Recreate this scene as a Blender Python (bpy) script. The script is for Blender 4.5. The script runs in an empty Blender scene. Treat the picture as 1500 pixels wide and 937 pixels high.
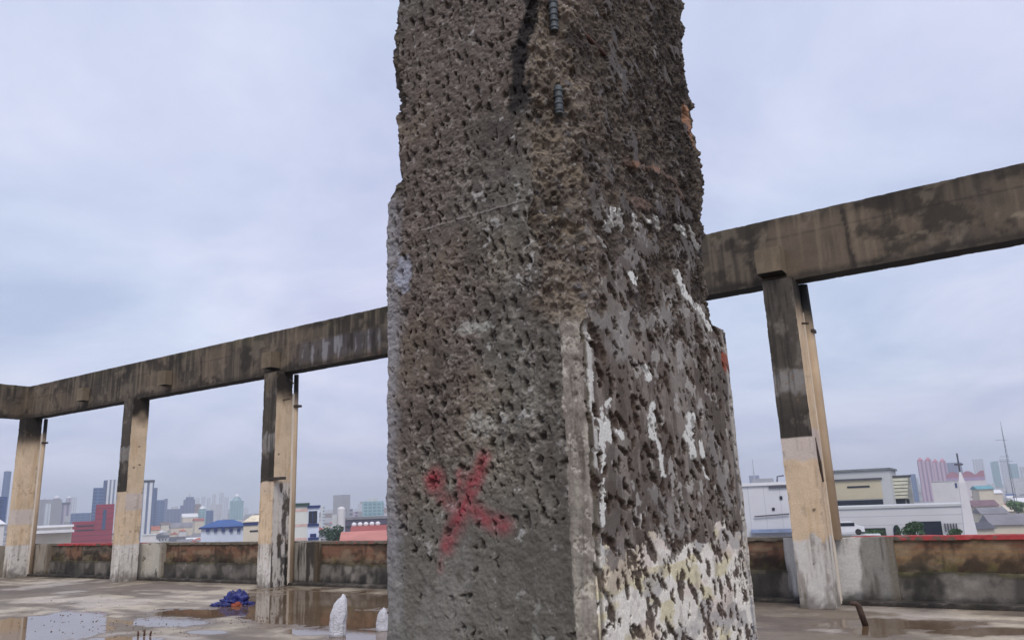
import bpy, math, random
import numpy as np
from mathutils import Vector, Matrix

random.seed(7)
rs = np.random.RandomState(11)
scene = bpy.context.scene
COL = scene.collection

# ---------------------------------------------------------------- camera frame
# world axes follow the building: X along the parapet, Y outwards over the city
CX, CY, FPX, EYE = 750.0, 468.5, 1111.75, 1.6
_pi, _ro, _th = math.radians(13.511), math.radians(2.263), math.radians(122.636)
_d = np.array([math.sin(_th), math.cos(_th), 0]); _n = np.array([-_d[1], _d[0], 0])
_M = np.array([_d, _n, [0, 0, 1]])
FW = _M @ np.array([0, math.cos(_pi), math.sin(_pi)])
_up = _M @ np.array([0, -math.sin(_pi), math.cos(_pi)]); _rt = _M @ np.array([1., 0, 0])
RT = _rt * math.cos(_ro) - _up * math.sin(_ro)
UP = _rt * math.sin(_ro) + _up * math.cos(_ro)
EYEP = np.array([0, 0, EYE])
def ray(x, y): return (x - CX) / FPX * RT - (y - CY) / FPX * UP + FW
def on_plane(x, y, ax, v):
    r = ray(x, y); return EYEP + r * ((v - EYEP[ax]) / r[ax])
def far(x, y, dist):
    r = ray(x, y); return EYEP + r * (dist / math.hypot(r[0], r[1]))

def s(r, g, b, k=1.0):
    """a colour read off as 8-bit display values, as linear reflectance"""
    f = lambda c: (c / 255 / 12.92) if c <= 10 else ((c / 255 + .055) / 1.055) ** 2.4
    return np.array([f(r) * k, f(g) * k, f(b) * k])

# ---------------------------------------------------------------- numpy noise
def _h(ix, iy, iz, seed):
    h = (ix.astype(np.uint32) * np.uint32(374761393) + iy.astype(np.uint32) * np.uint32(668265263)
         + iz.astype(np.uint32) * np.uint32(2147483647 - 40503) + np.uint32((seed * 974711) & 0xffffffff))
    h = (h ^ (h >> np.uint32(13))) * np.uint32(1274126177)
    h = (h ^ (h >> np.uint32(16))) * np.uint32(2246822519)
    return (h ^ (h >> np.uint32(15))).astype(np.float64) / 4294967295.0
def vn(x, y, z, seed=0):
    x0, y0, z0 = np.floor(x), np.floor(y), np.floor(z)
    fx, fy, fz = x - x0, y - y0, z - z0
    fx, fy, fz = [t * t * t * (t * (t * 6 - 15) + 10) for t in (fx, fy, fz)]
    ix, iy, iz = [(t.astype(np.int64) + 100000) for t in (x0, y0, z0)]
    r = 0
    for a in (0, 1):
        wx = fx if a else 1 - fx
        for b in (0, 1):
            wy = fy if b else 1 - fy
            for c in (0, 1):
                r = r + wx * wy * (fz if c else 1 - fz) * _h(ix + a, iy + b, iz + c, seed)
    return r
def fbm(x, y, z, sc, octv=4, seed=0, gain=.5):
    """about -1..1"""
    if not isinstance(sc, tuple): sc = (sc, sc, sc)
    x, y, z = x * sc[0], y * sc[1], z * sc[2]
    t, amp, tot = 0, 1., 0
    for o in range(octv):
        t = t + amp * (vn(x + 17.3 * o, y + 5.1 * o, z + 9.7 * o, seed + o * 31) * 2 - 1); tot += amp
        amp *= gain; x, y, z = x * 2.03, y * 2.03, z * 2.03
    return t / tot * 1.5
def sm(a, b, x):
    t = np.clip((x - a) / (b - a), 0, 1); return t * t * (3 - 2 * t)
def mixc(a, b, t): return a + (np.asarray(b) - a) * np.asarray(t)[:, None]
def pits(u, v, cu, cv, seed, dens, r0, r1, ang, aspect):
    """chisel marks: value 1 at the heart of a mark, 0 at its rim, below outside; plus a random id"""
    iu, iv = np.floor(u / cu).astype(np.int64), np.floor(v / cv).astype(np.int64)
    best = np.full(u.shape, -3.0); rid = np.zeros(u.shape); tq = np.zeros(u.shape)
    for a in (-1, 0, 1):
        for b in (-1, 0, 1):
            i, j = iu + a + 5000, iv + b + 5000
            z = np.zeros_like(i)
            h1, h2, h3 = _h(i, j, z, seed), _h(i, j, z + 1, seed), _h(i, j, z + 2, seed)
            h4, h5 = _h(i, j, z + 3, seed), _h(i, j, z + 4, seed)
            du = u - (iu + a + .5 + (h1 - .5) * .9) * cu
            dv = v - (iv + b + .5 + (h2 - .5) * .9) * cv
            an = ang + (h4 - .5) * .9
            c, s_ = np.cos(an), np.sin(an)
            r = r0 + (r1 - r0) * h3
            p, q = (du * c + dv * s_) / r, (-du * s_ + dv * c) / (r * aspect)
            d = 1 - (np.abs(p) ** 1.45 + np.abs(q) ** 1.45) ** (1 / 1.45)
            d = np.where(h5 < dens, d, -3.0)
            rid = np.where(d > best, h4, rid); tq = np.where(d > best, q, tq); best = np.maximum(best, d)
    return best, rid, tq
def seg_d(u, v, pts):
    """distance to a polyline"""
    best = np.full(u.shape, 1e9)
    if len(pts) == 1:
        return np.hypot(u - pts[0][0], v - pts[0][1])
    for (ax, ay), (bx, by) in zip(pts[:-1], pts[1:]):
        dx, dy = bx - ax, by - ay; L = dx * dx + dy * dy + 1e-12
        t = np.clip(((u - ax) * dx + (v - ay) * dy) / L, 0, 1)
        best = np.minimum(best, np.hypot(u - ax - t * dx, v - ay - t * dy))
    return best

# ---------------------------------------------------------------- materials
def nmat(name):
    m = bpy.data.materials.new(name); m.use_nodes = True
    nt = m.node_tree; b = nt.nodes['Principled BSDF']
    return m, nt, b
def N(nt, typ, **kw):
    n = nt.nodes.new(typ)
    for k, v in kw.items():
        if k.startswith('i_'):
            key = k[2:]; n.inputs[int(key) if key.isdigit() else key].default_value = v
        else: setattr(n, k, v)
    return n
def ramp(nt, fac, p0, c0, p1, c1):
    r = nt.nodes.new('ShaderNodeValToRGB'); e = r.color_ramp.elements
    e[0].position, e[1].position = p0, p1
    e[0].color = (*c0, 1) if len(c0) == 3 else c0; e[1].color = (*c1, 1) if len(c1) == 3 else c1
    nt.links.new(fac, r.inputs[0]); return r.outputs[0]
def mixrgb(nt, a, b, fac, mode='MIX'):
    m = N(nt, 'ShaderNodeMix', data_type='RGBA', blend_type=mode)
    for sock, val in ((m.inputs[6], a), (m.inputs[7], b), (m.inputs[0], fac)):
        if hasattr(val, 'is_output'): nt.links.new(val, sock)
        elif isinstance(val, (int, float)): sock.default_value = val
        else: sock.default_value = (*val[:3], 1)
    return m.outputs[2]
_cache = {}
def plain(name, rgb, rough=.8, var=.18, scale=.6, streak=1.0, metal=0.0, bump=0.0):
    """a surface of one colour with dirt and wear of its own"""
    if name in _cache: return _cache[name]
    m, nt, b = nmat(name)
    tc = N(nt, 'ShaderNodeTexCoord'); mp = N(nt, 'ShaderNodeMapping')
    mp.inputs['Scale'].default_value = (1, 1, 1 / streak)
    nt.links.new(tc.outputs['Object'], mp.inputs[0])
    n1 = N(nt, 'ShaderNodeTexNoise', i_Scale=scale, i_Detail=6.0, i_Roughness=.62)
    nt.links.new(mp.outputs[0], n1.inputs['Vector'])
    lo = tuple(float(c) * (1 - var * 1.6) for c in rgb); hi = tuple(min(.9, float(c) * (1 + var)) for c in rgb)
    nt.links.new(ramp(nt, n1.outputs[0], .3, lo, .7, hi), b.inputs['Base Color'])
    b.inputs['Roughness'].default_value = rough; b.inputs['Metallic'].default_value = metal
    if bump:
        bp = N(nt, 'ShaderNodeBump', i_Strength=bump, i_Distance=.02)
        n2 = N(nt, 'ShaderNodeTexNoise', i_Scale=scale * 9, i_Detail=5.0)
        nt.links.new(tc.outputs['Object'], n2.inputs['Vector'])
        nt.links.new(n2.outputs[0], bp.inputs['Height']); nt.links.new(bp.outputs[0], b.inputs['Normal'])
    _cache[name] = m; return m
def painted(name, fine=60., rough=.85, bump=.35, dist=.004, var=.22, spec=.3):
    """colour from the 'Col' attribute (paint, stains, bare concrete) plus fine grain"""
    m, nt, b = nmat(name)
    at = N(nt, 'ShaderNodeAttribute', attribute_name='Col')
    tc = N(nt, 'ShaderNodeTexCoord')
    n1 = N(nt, 'ShaderNodeTexNoise', i_Scale=fine, i_Detail=5.0, i_Roughness=.7)
    nt.links.new(tc.outputs['Object'], n1.inputs['Vector'])
    g = ramp(nt, n1.outputs[0], .25, (1 - var,) * 3, .75, (1 + var * .8,) * 3)
    nt.links.new(mixrgb(nt, at.outputs['Color'], g, 1.0, 'MULTIPLY'), b.inputs['Base Color'])
    b.inputs['Roughness'].default_value = rough; b.inputs['Specular IOR Level'].default_value = spec
    bp = N(nt, 'ShaderNodeBump', i_Strength=bump, i_Distance=dist)
    n2 = N(nt, 'ShaderNodeTexNoise', i_Scale=fine * 1.7, i_Detail=6.0, i_Roughness=.7)
    nt.links.new(tc.outputs['Object'], n2.inputs['Vector'])
    nt.links.new(n2.outputs[0], bp.inputs['Height']); nt.links.new(bp.outputs[0], b.inputs['Normal'])
    return m
def facade(name, wall, glass, sx, sz, fx=.55, fz=.55, rough=.5):
    """storeys and bays of a far facade: a grid of window openings in object space"""
    if name in _cache: return _cache[name]
    m, nt, b = nmat(name)
    tc = N(nt, 'ShaderNodeTexCoord'); sp = N(nt, 'ShaderNodeSeparateXYZ')
    nt.links.new(tc.outputs['Object'], sp.inputs[0])
    ad = N(nt, 'ShaderNodeMath', operation='ADD'); nt.links.new(sp.outputs[0], ad.inputs[0]); nt.links.new(sp.outputs[1], ad.inputs[1])
    def band(sock, period, frac):
        if frac >= 1: return None
        d = N(nt, 'ShaderNodeMath', operation='DIVIDE', i_1=period); nt.links.new(sock, d.inputs[0])
        f = N(nt, 'ShaderNodeMath', operation='FRACT'); nt.links.new(d.outputs[0], f.inputs[0])
        l = N(nt, 'ShaderNodeMath', operation='LESS_THAN', i_1=frac); nt.links.new(f.outputs[0], l.inputs[0])
        return l.outputs[0]
    a, c = band(ad.outputs[0], sx, fx), band(sp.outputs[2], sz, fz)
    if a is None: fac = c
    elif c is None: fac = a
    else:
        mu = N(nt, 'ShaderNodeMath', operation='MULTIPLY'); nt.links.new(a, mu.inputs[0]); nt.links.new(c, mu.inputs[1]); fac = mu.outputs[0]
    n1 = N(nt, 'ShaderNodeTexNoise', i_Scale=.08, i_Detail=4.0); nt.links.new(tc.outputs['Object'], n1.inputs['Vector'])
    w = ramp(nt, n1.outputs[0], .3, tuple(wall * .85), .7, tuple(np.minimum(wall * 1.08, .85)))
    nt.links.new(mixrgb(nt, w, tuple(glass), fac), b.inputs['Base Color'])
    b.inputs['Roughness'].default_value = rough
    _cache[name] = m; return m

# ---------------------------------------------------------------- object helpers
def tag(o, label=None, cat=None, group=None, kind=None):
    if label and len(label.replace('-', ' ').split()) > 16: print('LONG', len(label.split()), label)
    if label: o['label'] = label
    if cat: o['category'] = cat
    if group: o['group'] = group
    if kind: o['kind'] = kind
    return o
def link(name, me, mats, parent=None, loc=None, rz=None, smooth=False):
    o = bpy.data.objects.new(name, me); COL.objects.link(o)
    for m in (mats if isinstance(mats, (list, tuple)) else [mats]): me.materials.append(m)
    if parent: o.parent = parent
    if loc is not None: o.location = loc
    if rz is not None: o.rotation_euler = (0, 0, rz)
    if smooth: me.polygons.foreach_set('use_smooth', [True] * len(me.polygons))
    return o
def empty(name, loc, rz=0):
    o = bpy.data.objects.new(name, None); COL.objects.link(o)
    o.location = loc; o.rotation_euler = (0, 0, rz); o.empty_display_size = .2
    return o
class MB:
    def __init__(self): self.v = []; self.f = []; self.mi = []
    def add(self, vs, fs, mi=0):
        b = len(self.v); self.v += [tuple(map(float, p)) for p in vs]
        self.f += [[b + i for i in f] for f in fs]; self.mi += [mi] * len(fs); return self
    def box(self, x0, x1, y0, y1, z0, z1, mi=0):
        return self.add([(x0, y0, z0), (x1, y0, z0), (x1, y1, z0), (x0, y1, z0), (x0, y0, z1), (x1, y0, z1), (x1, y1, z1), (x0, y1, z1)],
                        [(0, 3, 2, 1), (4, 5, 6, 7), (0, 1, 5, 4), (1, 2, 6, 5), (2, 3, 7, 6), (3, 0, 4, 7)], mi)
    def lathe(self, prof, seg=20, cx=0, cy=0, mi=0):
        vs = []; fs = []
        for r, z in prof:
            for k in range(seg):
                a = 2 * math.pi * k / seg; vs.append((cx + r * math.cos(a), cy + r * math.sin(a), z))
        for i in range(len(prof) - 1):
            for k in range(seg):
                k2 = (k + 1) % seg
                fs.append((i * seg + k, i * seg + k2, (i + 1) * seg + k2, (i + 1) * seg + k))
        fs.append(tuple(range(seg - 1, -1, -1))); fs.append(tuple((len(prof) - 1) * seg + k for k in range(seg)))
        return self.add(vs, fs, mi)
    def tube(self, pts, rad, seg=8, mi=0):
        pts = [Vector(p) for p in pts]; rad = rad if isinstance(rad, (list, tuple)) else [rad] * len(pts)
        vs = []; fs = []
        for i, p in enumerate(pts):
            t = (pts[min(i + 1, len(pts) - 1)] - pts[max(i - 1, 0)]).normalized()
            a = t.orthogonal().normalized() if i == 0 else (a - t * a.dot(t)).normalized()
            bb = t.cross(a)
            for k in range(seg):
                q = 2 * math.pi * k / seg; vs.append(p + (a * math.cos(q) + bb * math.sin(q)) * rad[i])
        for i in range(len(pts) - 1):
            for k in range(seg):
                k2 = (k + 1) % seg; fs.append((i * seg + k, i * seg + k2, (i + 1) * seg + k2, (i + 1) * seg + k))
        fs.append(tuple(range(seg - 1, -1, -1))); fs.append(tuple((len(pts) - 1) * seg + k for k in range(seg)))
        return self.add(vs, fs, mi)
    def gable(self, x0, x1, y0, y1, z0, z1, along='x', mi=0, ov=0.):
        x0 -= ov; x1 += ov; y0 -= ov; y1 += ov
        if along == 'x':
            ym = (y0 + y1) / 2
            v = [(x0, y0, z0), (x1, y0, z0), (x1, y1, z0), (x0, y1, z0), (x0, ym, z1), (x1, ym, z1)]
            return self.add(v, [(0, 1, 5, 4), (2, 3, 4, 5), (0, 4, 3), (1, 2, 5), (0, 3, 2, 1)], mi)
        xm = (x0 + x1) / 2
        v = [(x0, y0, z0), (x1, y0, z0), (x1, y1, z0), (x0, y1, z0), (xm, y0, z1), (xm, y1, z1)]
        return self.add(v, [(0, 4, 5, 3), (1, 2, 5, 4), (0, 1, 4), (2, 3, 5), (0, 3, 2, 1)], mi)
    def hip(self, x0, x1, y0, y1, z0, z1, k=.35, mi=0, ov=0.):
        x0 -= ov; x1 += ov; y0 -= ov; y1 += ov
        dx, dy = (x1 - x0) * k, (y1 - y0) * .48
        v = [(x0, y0, z0), (x1, y0, z0), (x1, y1, z0), (x0, y1, z0), (x0 + dx, y0 + dy, z1), (x1 - dx, y0 + dy, z1), (x1 - dx, y1 - dy, z1), (x0 + dx, y1 - dy, z1)]
        return self.add(v, [(0, 1, 5, 4), (1, 2, 6, 5), (2, 3, 7, 6), (3, 0, 4, 7), (4, 5, 6, 7), (0, 3, 2, 1)], mi)
    def build(self, name, mats, parent=None, loc=None, rz=None, smooth=False):
        me = bpy.data.meshes.new(name); me.from_pydata(self.v, [], self.f)
        me.polygons.foreach_set('material_index', self.mi); me.update()
        return link(name, me, mats, parent, loc, rz, smooth)

def grid_mesh(name, P, quads, colors, mats, parent=None, loc=None, smooth=True, extra=None):
    me = bpy.data.meshes.new(name)
    me.vertices.add(len(P)); me.vertices.foreach_set('co', np.ascontiguousarray(P, dtype=np.float32).ravel())
    nq = len(quads); me.loops.add(nq * 4); me.polygons.add(nq)
    me.loops.foreach_set('vertex_index', np.ascontiguousarray(quads, dtype=np.int32).ravel())
    me.polygons.foreach_set('loop_start', np.arange(0, nq * 4, 4, dtype=np.int32))
    me.polygons.foreach_set('loop_total', np.full(nq, 4, dtype=np.int32))
    me.update(calc_edges=True); me.validate()
    if colors is not None:
        ca = me.color_attributes.new('Col', 'FLOAT_COLOR', 'POINT')
        ca.data.foreach_set('color', np.concatenate([np.clip(colors, 0, .9), np.ones((len(P), 1))], 1).astype(np.float32).ravel())
    if extra:
        for k, v in extra.items():
            a = me.attributes.new(k, 'FLOAT', 'POINT'); a.data.foreach_set('value', v.astype(np.float32))
    o = link(name, me, mats, parent, loc)
    me.polygons.foreach_set('use_smooth', np.full(nq, smooth)); return o

def pbox(name, x0, x1, y0, y1, z0, z1, step, colorfn, mat, parent=None, origin=(0, 0, 0), wob=.004, wsc=3., skip=''):
    """box whose faces are fine grids, edges slightly worn, coloured vertex by vertex"""
    Ps, Qs, Ns = [], [], []; base = 0
    def lin(a, b): return np.linspace(a, b, max(2, int(round((b - a) / step)) + 1))
    faces = [('x', x0, -1), ('x', x1, 1), ('y', y0, -1), ('y', y1, 1), ('z', z0, -1), ('z', z1, 1)]
    for ax, val, sg in faces:
        if (ax + ('-' if sg < 0 else '+')) in skip: continue
        if ax == 'x': A, B = lin(y0, y1), lin(z0, z1)
        elif ax == 'y': A, B = lin(x0, x1), lin(z0, z1)
        else: A, B = lin(x0, x1), lin(y0, y1)
        a, b = np.meshgrid(A, B); a, b = a.ravel(), b.ravel(); c = np.full(a.shape, val)
        P = np.stack({'x': (c, a, b), 'y': (a, c, b), 'z': (a, b, c)}[ax], 1)
        na, nb = len(A), len(B); i = np.arange(na * nb).reshape(nb, na)
        q = np.stack([i[:-1, :-1].ravel(), i[:-1, 1:].ravel(), i[1:, 1:].ravel(), i[1:, :-1].ravel()], 1)
        if (ax == 'x' and sg < 0) or (ax == 'y' and sg > 0) or (ax == 'z' and sg < 0): q = q[:, ::-1]
        n = np.zeros(P.shape); n[:, 'xyz'.index(ax)] = sg
        Ps.append(P); Qs.append(q + base); Ns.append(n); base += len(P)
    P, Q, Nn = np.concatenate(Ps), np.concatenate(Qs), np.concatenate(Ns)
    c = colorfn(P, Nn)
    if wob:
        D = np.stack([fbm(P[:, 0], P[:, 1], P[:, 2], wsc, 4, 300 + k, .6) for k in range(3)], 1)
        P = P + D * wob
        lo, hi = np.array([x0, y0, z0]), np.array([x1, y1, z1]); P0_ = np.concatenate(Ps)
        dl = np.minimum(P0_ - lo, hi - P0_); sg_ = np.where(P0_ - lo < hi - P0_, 1., -1.)
        od = np.sort(dl, axis=1)[:, 1]
        ch_ = sm(.05, .0, od + .02 * D[:, 0]) * sm(.15, .5, fbm(P0_[:, 0], P0_[:, 1], P0_[:, 2], 7.5, 5, 340, .65) + .06)
        P = P + sg_ * (dl < .06) * (ch_ * {'roof_beam': .004, 'beam_stub': .004, 'roof_pillar': .0055}.get(name, .010))[:, None]
        c = mixc(c, s(108, 100, 90), .35 * np.clip(ch_ * 1.4, 0, 1))
    return grid_mesh(name, P - np.array(origin), Q, c, mat, parent, None if parent else origin, smooth=True)

M_CONC = painted('weathered_concrete', 45., .88, .35, .006)
M_COLUMN = painted('hacked_concrete', 170., .9, .55, .003, .3)
M_WALL = painted('stained_masonry', 30., .85, .4, .008)
M_DARKMETAL = plain('dark_iron', s(60, 50, 44), .7, .3, 8.)
exec_order = []

# ================================================================ THE HACKED COLUMN
CX0, CX1, CY0, CY1 = -1.423, -.823, 1.553, 2.787
def LF(x, y): p = on_plane(x, y, 1, CY0); return (p[0], p[2])
RK = .42
def RF(x, y): p = on_plane(x, y, 0, CX1); return ((p[1] - CY0) * RK, p[2])
def build_column():
    zc = np.concatenate([np.arange(0, 1.05, .03), np.arange(1.05, 3.78, .0022), np.arange(3.8, 4.781, .03)])
    zc[-1] = 4.78
    fx = np.linspace(CX0, CX1, 290); ry = np.linspace(CY0, CY1, 540)
    bx = np.linspace(CX1, CX0, 40); ly = np.linspace(CY1, CY0, 90)
    per = np.concatenate([np.stack([fx, np.full_like(fx, CY0)], 1)[:-1], np.stack([np.full_like(ry, CX1), ry], 1)[:-1],
                          np.stack([bx, np.full_like(bx, CY1)], 1)[:-1], np.stack([np.full_like(ly, CX0), ly], 1)[:-1]])
    nrm = np.concatenate([np.tile([0, -1.], (289, 1)), np.tile([1., 0], (539, 1)), np.tile([0, 1.], (39, 1)), np.tile([-1., 0], (89, 1))])
    fid = np.concatenate([np.zeros(289), np.ones(539), np.full(39, 2), np.full(89, 3)]).astype(int)
    ns, nz = len(per), len(zc)
    x = np.tile(per[:, 0], nz); y = np.tile(per[:, 1], nz); z = np.repeat(zc, ns)
    nx = np.tile(nrm[:, 0], nz); ny = np.tile(nrm[:, 1], nz); F = np.tile(fid, nz)
    # --- chamfer and spalled corners: planes that cut the edges off, their depth uneven
    nlo = fbm(x, y, z, 3.0, 3, 1); nmid = fbm(x, y, z, 14., 4, 2, .6)
    zN, zL, zR = LF(850, 470)[1], LF(580, 292)[1], RF(1068, 488)[1]
    tN = sm(zN - .012, zN + .05, z + nmid * .02); tL = sm(zL - .01, zL + .035, z + nmid * .012); tR = sm(zR - .004, zR + .012, z + nmid * .006)
    g2_ = fbm(x, y, z, 26., 4, 6, .6)
    cuts = [((CX1, CY0), (.72, -.69), .029 + .0035 * nmid + .002 * g2_ + tN * (.036 + .012 * nlo + .014 * nmid), tN),
            ((CX0, CY0), (-.75, -.66), .010 + .003 * nmid + tL * (.046 + .020 * nlo + .020 * nmid), tL),
            ((CX1, CY1), (.95, .31), .012 + .003 * nmid + tR * (.056 + .022 * nlo + .022 * nmid), tR),
            ((CX0, CY1), (-.71, .71), .02 + .0 * nlo, .0 * nlo)]
    spall = np.zeros_like(x); cham = np.zeros_like(x)
    px, py = x.copy(), y.copy()
    for (ex, ey), (cx, cy), k, t in cuts:
        dd = (x - ex) * cx + (y - ey) * cy + k
        m = dd > 0
        px = np.where(m, px - dd * cx, px); py = np.where(m, py - dd * cy, py)
        edge = sm(0, .006, dd); spall = np.maximum(spall, edge * t); cham = np.maximum(cham, edge * (1 - t) * (1 if (ex, ey) == (CX1, CY0) else 0))
        w = edge * .8
        nx = nx * (1 - w) + cx * w; ny = ny * (1 - w) + cy * w
    L = np.hypot(nx, ny); nx, ny = nx / L, ny / L
    h = np.zeros_like(x)
    col = np.zeros((len(x), 3))
    g1 = fbm(x, y, z, 6., 4, 5); g2 = fbm(x, y, z, 26., 4, 6, .6); g3 = fbm(x, y, z, 80., 3, 7, .6); g0 = fbm(x, y, z, 2.2, 3, 8)
    stre = fbm(x, y, z, (16., 16., 2.2), 4, 9, .6)
    K = 1.12
    # --- face towards the parapet's left end: small dense chisel marks in grey-brown render
    f0 = (F == 0) | (F == 3)
    u, v = np.where(F == 3, y + 5, x), z
    g2b = fbm(x + 9, y, z + 4, 30., 4, 16, .62); g3b = fbm(x + 3, y, z + 8, 90., 3, 17, .65)
    uw, vw = u + g2 * .010 + g3 * .004, v + g2b * .013 + g3b * .005
    q1, r1, t1 = pits(uw, vw, .034, .044, 21, .88, .0042, .0112, .16, 2.1)
    q2, r2, t2 = pits(uw + .02, vw, .020, .028, 22, .62, .0020, .0055, -.1, 1.8)
    zs = LF(700, 775)[1]
    dens = np.clip(sm(zs - .20, zs + .16, z + g1 * .14) * .95 + .45 * sm(.0, .3, fbm(x, y, z, 7., 3, 45)), 0, 1)
    q1 = np.where(_h((r1 * 9999).astype(np.int64), F * 0 + 3, F * 0, 5) < dens, q1, -1); q2 = np.where(_h((r2 * 9999).astype(np.int64), F * 0 + 4, F * 0, 6) < dens * .9, q2, -1)
    p1, p2 = sm(-.05, .70, q1 + g3b * .22), sm(0, .7, q2 + g3 * .25)
    p1 = p1 * np.clip(.72 + .55 * t1, .25, 1.0)
    lefe = sm(.075, .02, (x - CX0) + .02 * stre + .012 * g2) * sm(zL + .05, zL - .01, z) * (F == 0)
    p1 = p1 * (1 - .7 * lefe * sm(.05, .02, x - CX0)); p2 = p2 * (1 - .7 * lefe)
    hz_ = sm(zs - .05, zs + .30, z + .15 * g1)
    chip = np.abs(fbm(x, y, z, (15., 15., 19.), 5, 31, .62)); chip2 = np.abs(fbm(x + 2, y, z, (34., 34., 42.), 4, 32, .65))
    crumb = sm(.30, .75, chip2 + .35 * g1 + .2 * g3b) * hz_
    hl = -p1 * .0135 - p2 * .0050 + g2 * .0030 + g3 * .0016 + g1 * .004 - hz_ * (.45 + .75 * sm(-.2, .5, g1)) * (chip * .0065 + chip2 * .0038) + crumb * .002 * g3
    cl = mixc(np.tile(s(90, 81, 75, K), (len(x), 1)), s(97, 94, 87, K), sm(-.5, .5, g0 + .5 * (zs + .5 - z)))
    cl = mixc(cl, s(116, 102, 84, K), .28 * sm(.1, .5, fbm(x, y, z, 4.5, 4, 33)) * hz_)
    cl = mixc(cl, s(72, 65, 60, K), .7 * sm(.0, .5, fbm(x, y, z, (5., 5., 3.2), 5, 34, .6)))
    cl = cl * (1 + .20 * g1 + .17 * g2 + .12 * g3)[:, None]
    cl = mixc(cl, s(160, 152, 143, K), .38 * crumb * sm(-.15, .6, g3b + .5 * g2b))
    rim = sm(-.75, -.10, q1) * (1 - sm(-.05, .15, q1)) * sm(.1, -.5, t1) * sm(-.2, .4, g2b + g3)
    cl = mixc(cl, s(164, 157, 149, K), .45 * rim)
    cl = mixc(cl, s(48, 40, 36, K), .78 * np.maximum(p1, p2 * .5) * sm(-.8, .0, g3 + .3))  # brown dirt in the pits, plus pit shade painted into the colour
    cl = mixc(cl, s(172, 170, 166, K), .65 * sm(.66, .82, fbm(x, y, z, 30., 4, 41, .65) + .35 * g0) * (1 - p1))
    # light plaster strip along the left edge, below the broken part
    le = sm(.080, .02, (x - CX0) + .02 * stre + .012 * g2) * sm(zL + .05, zL - .01, z)
    cl = mixc(cl, s(140, 139, 142, K), .75 * le * (1 - .8 * p1) * (F == 0))
    a, b = LF(590, 400); dlav = np.hypot((u - a) / .03, (v - b) / .055) + .5 * g2
    cl = mixc(cl, s(152, 155, 168, K), .75 * sm(1.1, .7, dlav) * (1 - p1))
    for (qx, qy, ru, rv) in ((580, 855, .014, .012), (785, 925, .010, .03), (700, 620, .05, .03), (690, 480, .07, .02)):
        a, b = LF(qx, qy); cl = mixc(cl, s(168, 168, 160, K), .55 * sm(1.1, .6, np.hypot((u - a) / ru, (v - b) / rv) + .6 * g2 + .4 * g3) * (1 - p1))
    # board joint line left by the formwork
    dj = seg_d(u, v + .003 * g1, [LF(615, 337), LF(700, 313), LF(800, 284)])
    ln = sm(.0035, .001, dj); hl = hl + ln * .002; cl = mixc(cl, s(150, 143, 138, K), .45 * ln)
    # black run of soot from above
    dk = seg_d(u, v, [LF(800, 480), LF(815, 620), LF(835, 790), LF(838, 937)])
    cl = mixc(cl, s(74, 68, 62, K), .5 * sm(.05, .015, dk + .012 * g2) * sm(LF(800, 440)[1], LF(800, 500)[1], v) ** 0 * (v < LF(800, 450)[1]))
    lowc = sm(zs + .02, zs - .12, z + .05 * g1)
    cl = mixc(cl, s(108, 106, 98, K) * 1.0, .40 * lowc * (1 - p1))
    cl = mixc(cl, s(78, 75, 68, K), .55 * lowc * sm(.05, .5, fbm(x, y, z, (7., 7., 2.6), 5, 43, .6)))
    cl = mixc(cl, s(128, 126, 120, K), .45 * lowc * sm(.1, .5, fbm(x, y, z, (9., 9., 4.), 4, 44, .6)))
    # red spray paint, soft at the edges
    spray = np.zeros_like(x)
    for pts, w, st in (([(636, 704)], .028, .95), ([(690, 705), (682, 735), (668, 765)], .026, .55), ([(633, 706), (648, 728), (668, 748)], .018, .42), ([(708, 672), (699, 700), (682, 738), (664, 772), (654, 800)], .020, .68),
                       ([(672, 692), (674, 720), (676, 748)], .012, .5), ([(688, 738), (706, 756), (722, 765), (738, 769)], .021, .62), ([(648, 815), (645, 835)], .012, .25)):
        dist = seg_d(u, v, [LF(*p) for p in pts]) + .008 * g2 + .005 * g1 + .003 * g3
        spray = np.maximum(spray, st * sm(w * 1.9, w * .0, dist))
    cl = mixc(cl, s(150, 44, 62), np.clip(spray * (.85 + .5 * g2 + .35 * g1 + .35 * g3), 0, .92) * (1 - .6 * p1) * (F == 0))
    # --- the long face: big slanting chisel marks, rubble above, flaking paint
    f1 = (F == 1) | (F == 2)
    u, v = np.where(F == 2, (CX1 - x) * RK + 3, (y - CY0) * RK), z
    zr3, zr4, zr8 = RF(960, 300)[1], RF(960, 470)[1], RF(960, 795)[1]
    uw, vw = u + g2 * .0035 + g3 * .0025, v + g2b * .010 + g3b * .006
    q1, r1, t1 = pits(uw, vw, .030, .080, 51, .90, .0048, .0112, .22, 3.2)
    q2, r2, t2 = pits(uw + .013, vw + .03, .020, .044, 52, .74, .0025, .0060, .18, 2.8)
    up = sm(zr4 - .30, zr3 + .04, z + .09 * g1)
    brk = fbm(u, v, v * 0, (26., 14., 1.), 4, 53, .6) * .9 - .60 + 1.0 * up
    brk = np.maximum(brk, fbm(u, v, v * 0, (30., 9., 1.), 5, 59, .62) * 1.1 - .68 + .14 * sm(zr8 + .1, zr8 - .2, v))
    qq = np.maximum(np.maximum(q1, q2 * .9), brk) + g3 * .16 + g3b * .10
    pr = sm(0, .14, qq)
    rub = np.maximum(up * .8, spall)
    hr = -pr * (.0042 + .0070 * sm(0, .6, qq)) * (1 - .35 * sm(zr8 + .05, zr8 - .05, v)) + g3 * .0007 + g1 * .002 + pr * (g2 * .0055 + g3 * .0030) * (.5 + rub * .8)
    zone8 = sm(zr8 + .004, zr8 - .004, v + .075 * fbm(u, v, v * 0, 18., 3, 54) + .02 * g2b + .012 * g3b)
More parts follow.
